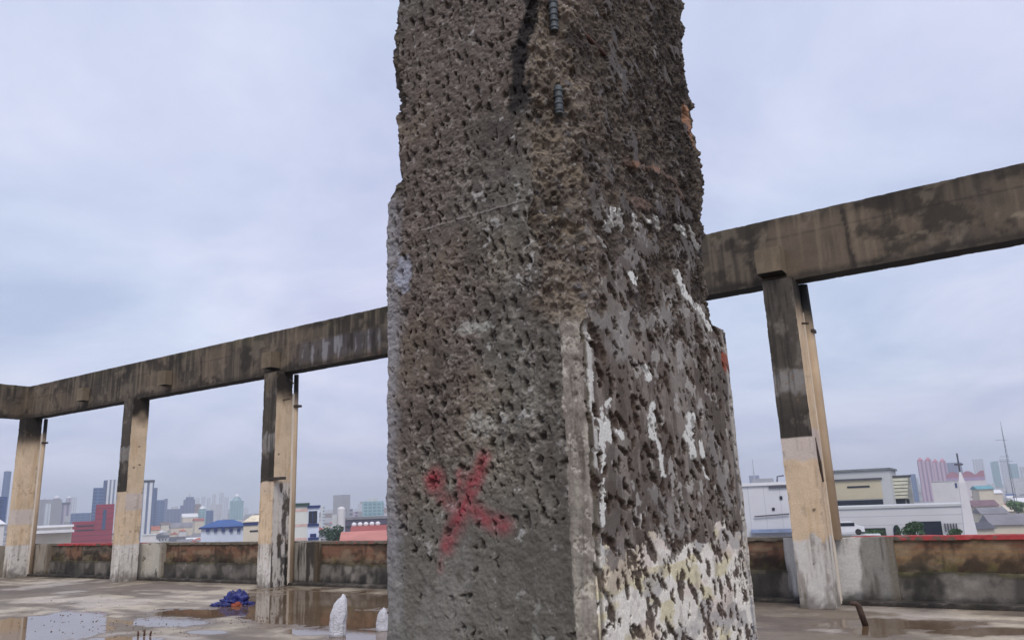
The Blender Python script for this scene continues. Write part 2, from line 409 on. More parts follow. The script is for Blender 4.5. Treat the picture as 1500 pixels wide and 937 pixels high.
    cr = mixc(np.tile(s(96, 87, 80, K), (len(x), 1)), s(116, 109, 103, K), sm(.1, .5, fbm(u, v, v * 0, (14., 7., 1.), 3, 55) + .5 * sm(zr4 - .2, zr4, v)))
    cr = mixc(cr, s(78, 74, 73, K), .8 * sm(zr4, zr3 + .02, v + .05 * g1))
    cr = cr * (1 + .14 * g1 + .08 * g2 + .05 * g3)[:, None]
    vs_ = fbm(u, v, v * 0, (60., 7., 1.), 4, 63, .6)
    cr = mixc(cr, s(138, 130, 122, K), .55 * sm(.18, .5, vs_ + .25 * g2b) * (1 - up)); cr = mixc(cr, s(70, 62, 56, K), .6 * sm(.15, .5, -vs_ + .3 * g1))
    cr = mixc(cr, s(176, 172, 166, K), .6 * sm(.40, .55, fbm(u, v, v * 0, (34., 16., 1.), 4, 64, .65)) * (1 - .6 * up))
    gp = fbm(u, v, v * 0, 22., 3, 56)
    paint = mixc(np.tile(s(216, 212, 202, K), (len(x), 1)), s(194, 184, 142, K), .7 * sm(.1, .45, gp + .25 * sm(.30, .1, u) ))
    paint = mixc(paint, s(196, 178, 168, K), .5 * sm(.2, .5, fbm(u, v, v * 0, 16., 3, 57)))
    paint = mixc(paint, s(150, 147, 146, K), .7 * sm(.28, .5, fbm(u, v, v * 0, 13., 3, 58)))
    paint = paint * (1 + .09 * g2 + .08 * g3)[:, None]; paint = mixc(paint, s(120, 110, 100, K), .35 * sm(.25, .55, fbm(u, v, v * 0, (40., 14., 1.), 4, 65, .62)))
    cr = mixc(cr, paint, zone8)
    W = s(206, 206, 200, K)
    dn = .0055 * g2b + .0045 * g3b + .003 * g3
    white = np.zeros_like(x)
    for pts, w in (([(900, 308), (893, 335)], .010), ([(908, 308), (914, 338)], .010), ([(895, 325), (912, 326)], .008), ([(930, 315), (932, 335)], .007), ([(945, 316), (950, 322)], .010), ([(963, 320), (966, 332)], .011),
                   ([(995, 332), (1004, 343)], .014), ([(1013, 335), (1022, 360), (1034, 372)], .014), ([(925, 402), (929, 412)], .011), ([(992, 398), (1003, 430), (1024, 452), (1040, 480)], .013),
                   ([(882, 350), (887, 358)], .006), ([(947, 538), (950, 553)], .010), ([(955, 592), (954, 620), (957, 640)], .011), ([(958, 630), (967, 660), (972, 695)], .007),
                   ([(1013, 610), (1009, 640)], .018), ([(1012, 640), (1016, 668)], .013), ([(1026, 650), (1030, 668)], .010), ([(1033, 688), (1036, 698)], .010),
                   ([(893, 585), (888, 592)], .008), ([(881, 600), (882, 660)], .006), ([(884, 660), (882, 720), (883, 765)], .004), ([(864, 545), (866, 600)], .005), ([(886, 615), (889, 640)], .011), ([(905, 632), (910, 640)], .007)):
        white = np.maximum(white, sm(w * 1.0, w * .78, seg_d(u, v, [RF(*p) for p in pts]) + dn))
    grey = np.zeros_like(x)
    for pts, w in (([(925, 470), (975, 462)], .028), ([(880, 470), (912, 480), (910, 515)], .026), ([(935, 430), (940, 470)], .014), ([(915, 360), (930, 380)], .030), ([(985, 500), (1000, 520)], .02), ([(1040, 640), (1070, 730)], .03), ([(960, 720), (1000, 780)], .02)):
        grey = np.maximum(grey, sm(w * 1.1, w * .75, seg_d(u, v, [RF(*p) for p in pts]) + dn * 1.5))
    cr = mixc(cr, s(140, 136, 132, K), .55 * grey)
    cr = mixc(cr, W, white)
    sal = np.zeros_like(x)
    for pts, w in (([(1012, 160), (1015, 190), (1022, 208)], .022), ([(922, 238), (960, 246), (990, 262), (1003, 290)], .009), ([(930, 296), (950, 298)], .016)):
        sal = np.maximum(sal, sm(w * 1.05, w * .7, seg_d(u, v, [RF(*p) for p in pts]) + dn * 1.3))
    cr = mixc(cr, s(150, 112, 88, K), .6 * sal * (1 - .5 * pr))
    keep = np.maximum(np.maximum(white * .8, sal * .8), grey * .4)
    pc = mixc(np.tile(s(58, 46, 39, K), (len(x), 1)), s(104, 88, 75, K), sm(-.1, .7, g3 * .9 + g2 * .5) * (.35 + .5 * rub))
    pr = pr * (1 - .62 * keep)
    hr = hr * (1 - .6 * keep) + keep * .0002
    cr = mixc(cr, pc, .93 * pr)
    # plain plaster strip at the far edge, rusty at its top
    fe = sm(.040, .028, (CY1 - y) * RK + .004 * g2) * sm(zR + .01, zR - .02, z) * (F == 1)
    cfe = mixc(np.tile(s(168, 163, 156, K), (len(x), 1)), s(110, 112, 122, K), sm(.1, .5, stre + g1 * .5))
    cr = mixc(cr, cfe, .8 * fe * (1 - sm(.25, .6, qq)))
    a, b = RF(1064, 528); rust = sm(1.1, .5, np.hypot((u - a) / .03, (v - b) / .05) + .6 * g2 + .3 * g3)
    cr = mixc(cr, s(140, 62, 34), .85 * rust)
    # --- put the faces together, then the chamfer strip and the rubble of the spalled edges
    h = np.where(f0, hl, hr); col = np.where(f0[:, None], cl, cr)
    strip = mixc(np.tile(s(150, 144, 134, K), (len(x), 1)), s(116, 109, 102, K), sm(-.3, .5, stre))
    strip = strip * (1 + .24 * g1 + .22 * g2 + .16 * g3)[:, None]
    strip = mixc(strip, s(184, 178, 168, K), .6 * sm(.25, .5, g2b + .4 * stre))
    strip = mixc(strip, s(84, 76, 67, K), .8 * sm(.15, .5, fbm(x, y, z, (30., 30., 5.), 4, 61)))
    for yy in (517, 605):
        zz = LF(848, yy)[1]; strip = mixc(strip, s(92, 82, 76, K), .7 * sm(.022, .006, np.abs(z - zz + .012 * g2)) * sm(-.3, .3, g2b + .2))
    cm = sm(.25, .85, cham + .35 * g2 + .22 * g3) * .92
    col = mixc(col, strip, cm); h = h * (1 - cm) + cm * (g2 * .0028 + g3 * .0012 + .003 * g1 - .004 * sm(.2, .5, g2b - .3 * stre))
    # dark groove and drips beside the chamfer
    dg = np.abs((y - CY0) - (.052 + .006 * g1))
    gv = sm(.012, .004, dg) * (1 - tN) * (F == 1)
    col = mixc(col, s(86, 80, 66, K), .75 * gv); h = h - gv * .003
    dr = sm(.014, .007, np.abs((y - CY0) - (.072 + .012 * g1)) + .004 * g2) * sm(.1, .3, fbm(x, y, z, (9., 9., 7.), 3, 62) + .2) * (1 - tN) * (F == 1)
    col = mixc(col, s(196, 194, 188, K), .8 * dr)
    rough = fbm(x, y, z, (14., 14., 20.), 6, 71, .62); ridg = np.abs(fbm(x, y, z, (9., 9., 17.), 5, 72, .6))
    uu = (u * (1 / RK) if False else np.where(F == 1, y, x)) + .010 * g2 + .004 * g3
    s1, i1, _ = pits(uu, z + .010 * g2b, .040, .030, 74, .75, .008, .019, .2, .75)
    s2, i2, _ = pits(uu + .3, z + .005 * g3b, .020, .017, 75, .8, .004, .0095, .1, .8)
    st1, st2 = sm(0, .45, s1 + .12 * g3), sm(0, .5, s2 + .12 * g3)
    hs = rough * .009 - ridg * .012 + g3 * .0022 + st1 * (.004 + .005 * i1) + st2 * .003
    cs = mixc(np.tile(s(108, 98, 88, K), (len(x), 1)), s(74, 67, 60, K), sm(-.4, .5, g1 + .4 * g2))
    cs = cs * (1 + .20 * g2 + .20 * g3 + .1 * g3b)[:, None]
    cs = mixc(cs, s(62, 52, 45, K), .8 * sm(.10, -.5, rough - ridg * .8 + .25))
    cs = mixc(cs, cs * 1.35, .6 * st1 * (i1 > .45)); cs = mixc(cs, s(150, 146, 142, K), .6 * st2 * (i2 > .72)); cs = mixc(cs, s(82, 82, 88, K), .6 * st1 * (i1 < .18))
    cs = mixc(cs, s(150, 136, 114, K), .3 * sm(.25, .6, fbm(x, y, z, (22., 22., 50.), 4, 76, .6)))
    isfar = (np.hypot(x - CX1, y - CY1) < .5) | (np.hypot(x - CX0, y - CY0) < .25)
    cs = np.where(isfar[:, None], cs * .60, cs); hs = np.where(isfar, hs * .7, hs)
    wS = np.clip(spall * 1.15 + .0 * g1, 0, 1)
    # rubble spreads from the corner over the near part of the long face
    near = sm(.24, .03, (y - CY0) + .20 * g1 + .09 * g2) * tN * (F == 1)
    near2 = sm(.035, -.01, (CX1 - .075 - x) + .045 * g1 + .02 * g2) * tN * (F == 0)
    wS = np.maximum(wS, np.maximum(near * .85 * (1 - keep), near2)); wS = np.where(F == 1, wS * (1 - .85 * np.clip(keep + sal, 0, 1)), wS)
    col = mixc(col, cs, wS); h = h * (1 - wS) + hs * wS
    zb0, zb1 = LF(758, 180)[1], LF(775, 0)[1]; wb = (z - zb0) / (zb1 - zb0)
    xm = np.interp(z, [LF(770, 200)[1], LF(752, 130)[1], LF(752, 70)[1], LF(772, 20)[1], LF(772, 0)[1] + .3], [LF(770, 200)[0], LF(756, 130)[0], LF(754, 70)[0], LF(775, 20)[0], LF(778, 0)[0]])
    db = np.abs(x - xm - .012 - .022 * g1) / (.040 + .016 * g0) + .45 * g2 + .25 * g3
    col = mixc(col, s(26, 24, 25), .92 * sm(1.15, .5, db) * sm(zb0 - .03, zb0 + .06, z + .03 * g1) * (F == 0))
    upr = up * pr * (F == 1) * (1 - wS)
    h = h + upr * (rough * .006 - ridg * .006 + st1 * .004 + st2 * .002)
    col = mixc(col, cs * .58, .8 * upr * (1 - .9 * sal))
    for pts, w in (([(1008, 160), (1010, 188), (1018, 208)], .020),):
        a_ = sm(w * 1.05, w * .6, seg_d(u, v, [RF(*p) for p in pts]) + dn * 1.3) * (F == 1); col = mixc(col, s(146, 108, 84, K), .75 * a_)
    # the bar's bed is chiselled deeper
    bz = np.maximum(sm(.11, .05, np.abs(z - BAR[0][2])), sm(.10, .04, np.abs(z - BAR[1][2])))
    X, Y = px + nx * h, py + ny * h
    db = np.hypot(X - BAR[0][0], Y - BAR[0][1])
    h = h - sm(.045, .015, db) * bz * .014
    col = mixc(col, s(70, 56, 46), .5 * sm(.035, .018, db) * bz)
    fade = np.minimum(sm(0, .1, z), 1)
    P = np.stack([px + nx * h * fade, py + ny * h * fade, z], 1)
    i = np.arange(ns * nz).reshape(nz, ns); j = np.roll(i, -1, axis=1)
    Q = np.stack([i[:-1].ravel(), j[:-1].ravel(), j[1:].ravel(), i[1:].ravel()], 1)
    o = grid_mesh('concrete_column', P - np.array([CX0, CY0, 0]), Q, col, M_COLUMN, None, (CX0, CY0, 0))
    tag(o, 'large hacked concrete column in the foreground with red spray paint and flaking white paint', 'column')
    return o
# exposed bar sits in the broken near corner
_bx, _by = CX1 - .026, CY0 + .046
def _barz(y):
    # height at which the bar shows at this row of the picture
    lo, hi = 1.6, 4.5
    for _ in range(40):
        mid = (lo + hi) / 2; v = np.array([_bx, _by, mid]) - EYEP
        yy = CY - FPX * (v @ UP) / (v @ FW)
        if yy > y: lo = mid
        else: hi = mid
    return lo
BAR = [(_bx, _by, _barz(18)), (_bx, _by, _barz(144))]
column = build_column()
M_BAR = plain('grey_rebar_steel', s(80, 86, 90), .6, .45, 60., metal=.2)
M_RUST = plain('rusty_steel', s(84, 56, 44), .8, .35, 40.)
for (bx_, by_, bz_), hl_ in zip(BAR, (.050, .040)):
    mb = MB(); cx_, cy_ = bx_ - CX0 - .007, by_ - CY0 + .008
    mb.lathe([(.0105, bz_ - hl_), (.0105, bz_ + hl_)], 16, cx_, cy_)
    zz = bz_ - hl_ + .01
    while zz < bz_ + hl_ - .008:
        mb.lathe([(.0104, zz - .0045), (.0132, zz - .0015), (.0132, zz + .0015), (.0104, zz + .0045)], 16, cx_, cy_); zz += .019
    mb.build('rebar', M_BAR, column, smooth=False)
zt_ = RF(850, 50)[1]
mb = MB(); c0 = np.array([CX0, CY0, 0])
mb.tube([np.array([CX1 - .035, CY0 + .055, zt_ + .045]) - c0, np.array([CX1 - .022, CY0 + .10, zt_ + .042]) - c0, np.array([CX1 - .012, CY0 + .20, zt_ + .034]) - c0, np.array([CX1 - .008, CY0 + .32, zt_ + .03]) - c0], .0055, 8)
mb.build('stirrup', M_RUST, column, smooth=True)

# ================================================================ ROOF DECK, PARAPET, FRAME
PX0, PITCH = -20.27, 5.808
PIL = [PX0 + PITCH * k for k in (-1, 0, 1, 2, 3, 4)]
PY = 11.68
TAN, DARK, WHT = s(208, 185, 156), s(80, 74, 67), s(206, 202, 196)
def pillar_color(kind):
    def fn(P, Nn):
        x, y, z = P.T; front = Nn[:, 1] < -.5; side = Nn[:, 0] > .5
        g = fbm(x, y, z, 1.6, 4, 101 + kind); g2 = fbm(x, y, z, 7., 4, 102 + kind, .6); st = fbm(x, y, z, (9., 9., .9), 4, 103 + kind, .6)
        c = np.tile(TAN, (len(x), 1)) * (1 + .10 * g + .06 * g2 + .06 * st)[:, None]
        c = mixc(c, s(168, 136, 96), .35 * sm(.2, .6, st))
        lim = {0: 9., 1: 2.28, 2: 2.27, 3: 2.3, 4: 2.36, 5: 2.3}[kind]
        dark = np.tile(DARK, (len(x), 1)) * (1 + .2 * g + .15 * g2)[:, None]
        dark = mixc(dark, s(118, 104, 84), .5 * sm(.1, .6, g + .3 * st) * sm(3.6, 4.4, z))
        bz = {4: 3.2, 2: 3.15, 1: 3.25}.get(kind, 3.3)
        dark = mixc(dark, s(150, 146, 142), .65 * sm(.22, .12, np.abs(z - bz) + .10 * g2) )
        dark = mixc(dark, s(52, 48, 44), .6 * sm(lim + .8, lim + .2, z))
        tD = (front & (z > lim + .01 * g2)).astype(float) if kind else np.zeros_like(x)
        c = mixc(c, dark, tD)
        wb = sm(.24, .2, np.abs(z - ({0: 1.75, 1: 2.02, 2: 2.2, 3: 2.1, 4: 2.26, 5: 2.2}[kind]) + .03 * g2))
        wm = wb * (1 - tD) * ((kind in (0, 1)) * (side if kind else 1.) + (kind == 4) * (.85) + .25)
        c = mixc(c, s(198, 186, 178), np.clip(wm, 0, 1) * .85)
        # whitewashed foot, dirty and peeling
        foot = sm(.96, .90, z + .10 * g2 * (kind == 4) + .02 * g)
        w = np.tile(WHT, (len(x), 1)) * (1 + .10 * g + .06 * g2)[:, None]
        w = mixc(w, s(120, 112, 104), .75 * sm(.05, .5, st + .2 * g2))
        w = mixc(w, s(70, 64, 58), .7 * sm(.35, .0, z + .22 * g2))
        c = mixc(c, w, foot * .95)
        if kind == 2:
            t = side * sm(2.30, 2.2, z + .04 * g2)
            w2 = np.tile(s(196, 190, 182), (len(x), 1))
            k2 = sm(.12, .45, fbm(x, y, z, (9., 9., 2.2), 4, 131, .65) + .38 * sm(1.5, .6, z))
            c = mixc(c, mixc(w2, s(34, 30, 28), .92 * k2), t * .95)
            c = mixc(c, s(30, 27, 25), .85 * sm(-.05, .2, fbm(x, y, z, (8., 8., .5), 3, 132)) * sm(1.35, .8, z) * side)
        mo = fbm(x, y, z, 2.6, 5, 161 + kind, .62); dr = fbm(x, y, z, (14., 14., .8), 4, 162 + kind, .6)
        c = mixc(c, s(128, 108, 84), .30 * sm(.25, .6, dr + .5 * mo) * (1 - tD) * sm(4.6, 2.0, z + 1.2 * mo))
        c = mixc(c, s(206, 198, 186), .4 * sm(.35, .5, mo) * (1 - tD) * sm(2.6, 1.8, z))
        c = mixc(c, s(120, 112, 102), .6 * sm(.25, .5, fbm(x, y, z, 4.2, 5, 163 + kind, .65)) * tD)
        c = mixc(c, s(40, 37, 33), .6 * sm(.1, .45, dr) * tD)
        # soot under the beam
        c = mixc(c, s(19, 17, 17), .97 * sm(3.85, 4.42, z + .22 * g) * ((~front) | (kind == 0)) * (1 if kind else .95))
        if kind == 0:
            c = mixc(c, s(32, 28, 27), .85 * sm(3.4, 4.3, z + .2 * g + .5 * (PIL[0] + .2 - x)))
        spots = pits(x + y, z, .33, .42, 140 + kind, .35, .010, .035, 0, .7)[0]
        c = mixc(c, s(60, 50, 42), .85 * sm(0, .2, spots + .4 * g2) * (z < 4.2))
        c = mixc(c, s(120, 96, 70), .6 * sm(.05, .0, np.abs(fbm(x, y, z, (3., 3., 4.), 4, 150 + kind))) * (g > .15))
        return np.clip(c, .01, .85)
    return fn
def sooty_pipe():
    m, nt, b = nmat('tan_pipe_paint'); tc = N(nt, 'ShaderNodeTexCoord'); sp = N(nt, 'ShaderNodeSeparateXYZ'); nt.links.new(tc.outputs['Object'], sp.inputs[0])
    n1 = N(nt, 'ShaderNodeTexNoise', i_Scale=3.0, i_Detail=5.0); nt.links.new(tc.outputs['Object'], n1.inputs['Vector'])
    ma = N(nt, 'ShaderNodeMath', operation='MULTIPLY_ADD', i_1=.35); nt.links.new(n1.outputs[0], ma.inputs[0]); nt.links.new(sp.outputs[2], ma.inputs[2])
    dv = N(nt, 'ShaderNodeMath', operation='DIVIDE', i_1=5.0); nt.links.new(ma.outputs[0], dv.inputs[0])
    base = ramp(nt, n1.outputs[0], .3, tuple(TAN * .8), .7, tuple(TAN * 1.05))
    nt.links.new(mixrgb(nt, base, (.012, .011, .011), ramp(nt, dv.outputs[0], .80, (0, 0, 0), .90, (1, 1, 1))), b.inputs['Base Color']); b.inputs['Roughness'].default_value = .8
    return m
PIPEM = sooty_pipe(); P_PALE = plain('pale_plaster', s(214, 204, 190), .8, .15, 2., 4.)
PLAB = ['tan corner pillar under the bend of the beam with sooty top and drainpipes',
        'tan pillar with a dark front strip and a wide whitewashed foot behind it',
        'pillar with black runs down its white lower side, just left of the hacked column',
        'pillar hidden behind the hacked column',
        'nearest pillar, right of the hacked column, tan with dark upper front and white foot', '']
for k, X in enumerate(PIL[:5]):
    if k == 3: pass
    p = pbox('roof_pillar', X, X + .45, PY, PY + .47, 0.0, 4.779, .022, pillar_color(k), M_CONC, None, (X, PY, 0), .006, 4., 'z-')
    lab = PLAB[k] if k != 3 else 'tan pillar in the row, standing directly behind the hacked column'
    tag(p, lab, 'pillar', 'pillars carrying the roof beam')
    # painted drainpipe behind the pillar
    if k in (0, 2, 4):
        rp = .09 if k == 4 else .055; xp = .475 if k == 4 else .455
        mb = MB(); mb.tube([(xp, .575, .90 if k == 4 else .02), (xp, .575, 4.2), (xp - .01, .575, 4.76)], rp, 14)
        mb.build('drainpipe', PIPEM, p, smooth=True)
        MB().box(.36, .463, .472, .55, .02, 4.3).build('plaster_strip', P_PALE, p)
        mb = MB(); mb.box(.40, .58, .50, .65, 3.98, 4.03)
        if k == 2: mb.tube([(.55, .3, 4.60), (.80, .22, 4.45)], .013, 6); mb.tube([(.45, .2, 4.12), (.74, .16, 4.12)], .014, 6)
        mb.build('pipe_bracket', M_DARKMETAL, p)
    if k == 2:
        MB().box(.30, .74, -.03, .10, 2.30, 2.36).build('iron_flat_bar', M_DARKMETAL, p)
    if k == 4:
        MB().tube([(.452, .18, 2.36), (.462, .20, 2.0), (.470, .26, 1.72)], [.008, .03, .012], 6).build('torn_strip', M_DARKMETAL, p)
        MB().tube([(.45, .30, 4.1), (.55, .28, 4.08)], .016, 6).build('iron_pin', M_DARKMETAL, p)

def beam_color(P, Nn):
    x, y, z = P.T; front = (Nn[:, 1] < -.5) | (Nn[:, 0] > .5)
    al = x + y * .7
    g = fbm(x, y, z, .9, 5, 201); g2 = fbm(x, y, z, 5., 4, 202, .6); st = fbm(x, y, z, (6., 6., .7), 4, 203, .6)
    c = mixc(np.tile(s(100, 88, 75), (len(x), 1)), s(72, 65, 58), sm(-.5, .5, g + .4 * st))
    c = c * (1 + .14 * g2)[:, None]
    c = mixc(c, s(58, 53, 47), .6 * sm(5.62, 5.80, z + .05 * g2) )
    c = mixc(c, s(80, 76, 56), .6 * sm(5.55, 5.78, z + .12 * st) * sm(.0, .4, g))
    seam = sm(.02, .006, np.abs(z - 5.33 - .012 * g - .01 * np.floor((x + 50) / 2.9) % 3))
    c = mixc(c, s(54, 48, 44), .55 * seam * front)
    for xx, w in ((-1.55, .05), (-6.0, .05), (-12.4, .03), (-17.2, .06), (1.2, .04), (-23.0, .05)):
        c = mixc(c, s(38, 34, 32), .8 * sm(w, w * .3, np.abs(x - xx + .04 * g2 + .05 * (z - 5.3))) * sm(-.3, .3, g2 + .3 + (5.3 - z)) * front)
    dr1 = fbm(x, y, z, (11., 11., .35), 4, 205, .6); dr2 = fbm(x, y, z, (2.2, 2.2, .3), 4, 206, .55)
    c = mixc(c, s(40, 37, 34), .5 * sm(.12, .5, .7 * dr1 + .7 * dr2 + .4 * g) * sm(5.0, 5.7, z + .25 * dr2) * front)
    c = mixc(c, s(46, 43, 36), .7 * sm(.0, .4, dr2 + .2 * g2) * sm(5.45, 5.8, z + .15 * dr1))
    c = mixc(c, s(136, 122, 104), .35 * sm(.1, .5, -dr1 + .2 * g) * front)
    c = mixc(c, s(44, 40, 36), .75 * sm(.0, .4, fbm(x, y, z, 1.7, 6, 207, .66)) ); c = mixc(c, s(134, 122, 106), .35 * sm(.2, .5, fbm(x, y, z, 2.4, 5, 208, .64)) * front)
    c = mixc(c, s(44, 40, 36), .7 * sm(4.93, 4.82, z + .05 * g2) * front)
    # grey and white weeping stains beside the third pillar
    ws = sm(-13.9, -13.3, x) * sm(-10.6, -11.4, x) * sm(5.42, 5.36, z) * sm(4.86, 5.02, z + .10 * st)
    c = mixc(c, s(78, 75, 78), .6 * ws * front)
    c = mixc(c, s(150, 148, 152), .6 * ws * sm(.22, .5, st + .3 * g2) * front)
    c = mixc(c, s(40, 34, 32), .8 * ws * sm(.15, .45, -st + .2 * g2) * front)
    c = mixc(c, s(112, 84, 58), .6 * sm(.15, .5, st) * sm(5.05, 4.9, z) * sm(-14, -9, x) * sm(-8, -10.5, x) * front)
    c = mixc(c, s(150, 138, 118), .5 * sm(.12, .4, fbm(x, y, z, (3., 3., 9.), 4, 204)) * sm(.10, .04, np.abs(z - 5.08)) * sm(-1.2, -.8, x) * front)
    c = mixc(c, s(26, 24, 22), .9 * (Nn[:, 2] < -.5))  # underside shade painted in near-black, against light bounced off the floor
    stub = (y < 11.86) & (x > -26) & (Nn[:, 2] > -.5)
    c = mixc(c, s(128, 113, 92), .55 * stub)
    return np.clip(c, .01, .8)
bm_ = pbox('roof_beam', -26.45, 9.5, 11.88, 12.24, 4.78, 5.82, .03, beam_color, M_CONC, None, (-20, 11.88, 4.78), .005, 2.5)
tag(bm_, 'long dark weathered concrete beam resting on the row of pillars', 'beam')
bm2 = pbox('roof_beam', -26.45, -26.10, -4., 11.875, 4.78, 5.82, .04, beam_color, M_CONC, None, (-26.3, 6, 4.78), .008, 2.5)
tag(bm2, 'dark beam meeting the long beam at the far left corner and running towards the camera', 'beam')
for X, z0, z1, hw, y0 in [(PIL[k] + .14, 4.89, 5.26, .165, 11.60) for k in (2, 3)] + [(PIL[4] + .16, 4.88, 5.27, .19, 11.56)]:
    b = pbox('beam_stub', X - hw, X + hw, y0, 11.872, z0, z1, .03, beam_color, M_CONC, bm_, (-20, 11.88, 4.78), .006, 5., 'y+')
for px_ in (243, 125):
    X = on_plane(px_, 560, 1, 11.80)[0]
    pbox('beam_stub', X - .17, X + .17, 11.66, 11.872, 4.98, 5.36, .03, beam_color, M_CONC, bm_, (-20, 11.88, 4.78), .006, 5., 'y+')

# ---------------------------------------------------------------- parapet
WY = 12.46
def low_color(P, Nn):
    x, y, z = P.T; top = Nn[:, 2] > .5
    g = fbm(x, y, z, 1.3, 5, 221); g2 = fbm(x, y, z, 7., 4, 222, .6); st = fbm(x, y, z, (5., 5., 1.), 4, 223, .6)
    c = mixc(np.tile(s(112, 106, 99), (len(x), 1)), s(74, 70, 66), sm(-.25, .5, g + .3 * st))
    c = c * (1 + .15 * g2)[:, None]
    c = mixc(c, s(150, 143, 134), .6 * sm(.25, .6, fbm(x, y, z, 2.3, 4, 224)))
    c = mixc(c, s(42, 40, 37), .75 * sm(.02, .4, fbm(x, y, z, (1.6, 1.6, 1.1), 5, 226, .62) + .25 * st))
    c = mixc(c, s(58, 56, 40), .85 * sm(.37, .43, z + .03 * g2 + .03 * g))
    c = mixc(c, s(104, 98, 62), .5 * sm(.1, .4, g2) * sm(.38, .43, z))
    c = mixc(c, s(40, 37, 34), .8 * sm(.16, .02, z + .06 * g2 + .05 * g))
    return np.clip(c, .01, .8)
def brick_color(P, Nn):
    x, y, z = P.T
    g = fbm(x, y, z, 1.1, 5, 231); g2 = fbm(x, y, z, 6., 4, 232, .6); st = fbm(x, y, z, (5., 5., 1.2), 4, 233, .6)
    rr = sm(-.6, .1, g + .35 + .25 * ((x > -12.7) | ((x > -19) & (x < -14.3))) - .5 * (x < -20))
    c = mixc(np.tile(s(98, 88, 77), (len(x), 1)), s(124, 88, 69), rr)
    c = mixc(c, s(140, 118, 84), .6 * sm(.1, .5, fbm(x, y, z, 1.9, 4, 234)) * (x > -4))
    cs = .075; row = np.floor(z / cs)
    mort = np.maximum(sm(.010, .004, np.abs(z - (row + .5) * cs - cs / 2 + cs * 0)), 0)
    bxx = (x / .21 + .5 * (row % 2)) % 1
    mort = np.maximum(mort, sm(.03, .01, np.minimum(bxx, 1 - bxx)))
    c = mixc(c, s(110, 98, 86), .45 * mort)
    c = c * (1 + .16 * g2 + .1 * (_h(np.floor(x / .21 + .5 * (row % 2)).astype(np.int64) + 900, row.astype(np.int64) + 9, row.astype(np.int64) * 0, 4) - .5))[:, None]
    c = mixc(c, s(46, 38, 32), .85 * sm(.66, .52, z + .10 * g2 + .14 * g))
    c = mixc(c, s(150, 136, 112), .4 * sm(.1, .5, fbm(x, y, z, (2., 2., 6.), 4, 236)))
    c = mixc(c, s(92, 86, 48), .6 * sm(.15, .5, g2 + .4 * st) * sm(.70, .56, z) )
    c = mixc(c, s(54, 46, 40), .6 * sm(.2, .6, st))
    c = mixc(c, s(40, 36, 32), .65 * sm(.05, .4, fbm(x, y, z, (1.3, 1.3, 2.2), 5, 237, .62)))
    c = mixc(c, s(92, 86, 66), .6 * sm(.82, .87, z + .03 * g2))
    return np.clip(c, .01, .8)
def coping_color(P, Nn):
    x, y, z = P.T
    g = fbm(x, y, z, 1.2, 4, 241); g2 = fbm(x, y, z, 8., 4, 242, .6)
    c = np.tile(s(108, 100, 88), (len(x), 1)) * (1 + .18 * g + .15 * g2)[:, None]
    red = np.maximum((x > -2.2).astype(float), sm(-24.6, -24.4, x) * (x < -20)) * sm(-.55, -.25, g2 + .5 * g)
    red = np.maximum(red, .45 * sm(-13, -12.8, x) * sm(-.1, .3, g2) * (x < -4))
    return np.clip(mixc(c, s(176, 62, 66), .9 * red), .01, .8)
def pier_color(kind):
    def fn(P, Nn):
        x, y, z = P.T
        g = fbm(x, y, z, 1.5, 4, 251 + kind); g2 = fbm(x, y, z, 7., 4, 252 + kind, .6); st = fbm(x, y, z, (7., 7., .8), 4, 253 + kind, .6)
        base = {0: s(150, 142, 130), 1: s(190, 184, 172), 2: s(138, 132, 124), 3: s(130, 124, 116), 4: s(132, 130, 124)}[kind]
        c = np.tile(base, (len(x), 1)) * (1 + .13 * g + .10 * g2)[:, None]
        if kind == 4:
            c = mixc(c, s(200, 198, 194), .9 * sm(.02, -.03, (x - PIL[4]) - .74 + .12 * z * 0 + .03 * g2 - .10 * (z - .4)) )
        ch = fbm(x, y, z, 5.5, 4, 255 + kind, .55)
        if kind == 1: c = mixc(c, s(92, 88, 80), .85 * sm(.32, .40, ch + .15 * g + .1) )
        if kind in (2, 3):
            c = mixc(c, s(44, 40, 36), .9 * sm(.0, .35, st + .4 * g + .45 * ((x - PIL[kind]) > .85) - .2))
        c = mixc(c, s(74, 66, 58), .6 * sm(.15, .5, st) * (kind in (0, 4)))
        c = mixc(c, s(48, 44, 40), .85 * sm(.20, .02, z + .08 * g2 + .05 * g))
        c = mixc(c, s(96, 82, 62), .5 * sm(.12, .04, np.abs(x - PIL[kind] - 1.19)))
        return np.clip(c, .01, .85)
    return fn
WX0, WX1 = -26.3, 9.5
wall = pbox('parapet_wall', WX0, WX1, WY - .05, WY + .22, 0.0, .44, .03, low_color, M_WALL, None, (-10, WY, 0), .012, 3., 'z-')
tag(wall, 'stained concrete and brick parapet wall along the roof edge behind the pillars', 'wall')
pbox('brick_course', WX0, WX1, WY, WY + .20, .425, .872, .025, brick_color, M_WALL, wall, (-10, WY, 0), .010, 6., 'z-')
pbox('coping', WX0, WX1, WY - .035, WY + .235, .868, .925, .025, coping_color, M_WALL, wall, (-10, WY, 0), .006, 4.)
pbox('floor_kerb', WX0, WX1, WY - .30, WY - .052, 0.0, .06, .04, low_color, M_WALL, wall, (-10, WY, 0), .010, 3., 'z-')
for k in range(5):
    X = PIL[k]
    pbox('pilaster', max(X - .30, WX0 + .01), X + 1.21, WY - .13, WY + .20, 0.0, .915, .025, pier_color(k), M_WALL, wall, (-10, WY, 0), .010, 3., 'z-')
w2 = pbox('parapet_wall', WX0 - .24, WX0 - .003, -4., WY + .2, 0.0, .92, .04, pier_color(0), M_WALL, None, (WX0 - .12, 4, 0), .010, 3., 'z-')
tag(w2, 'short return of the parapet at the far left corner of the roof', 'wall')

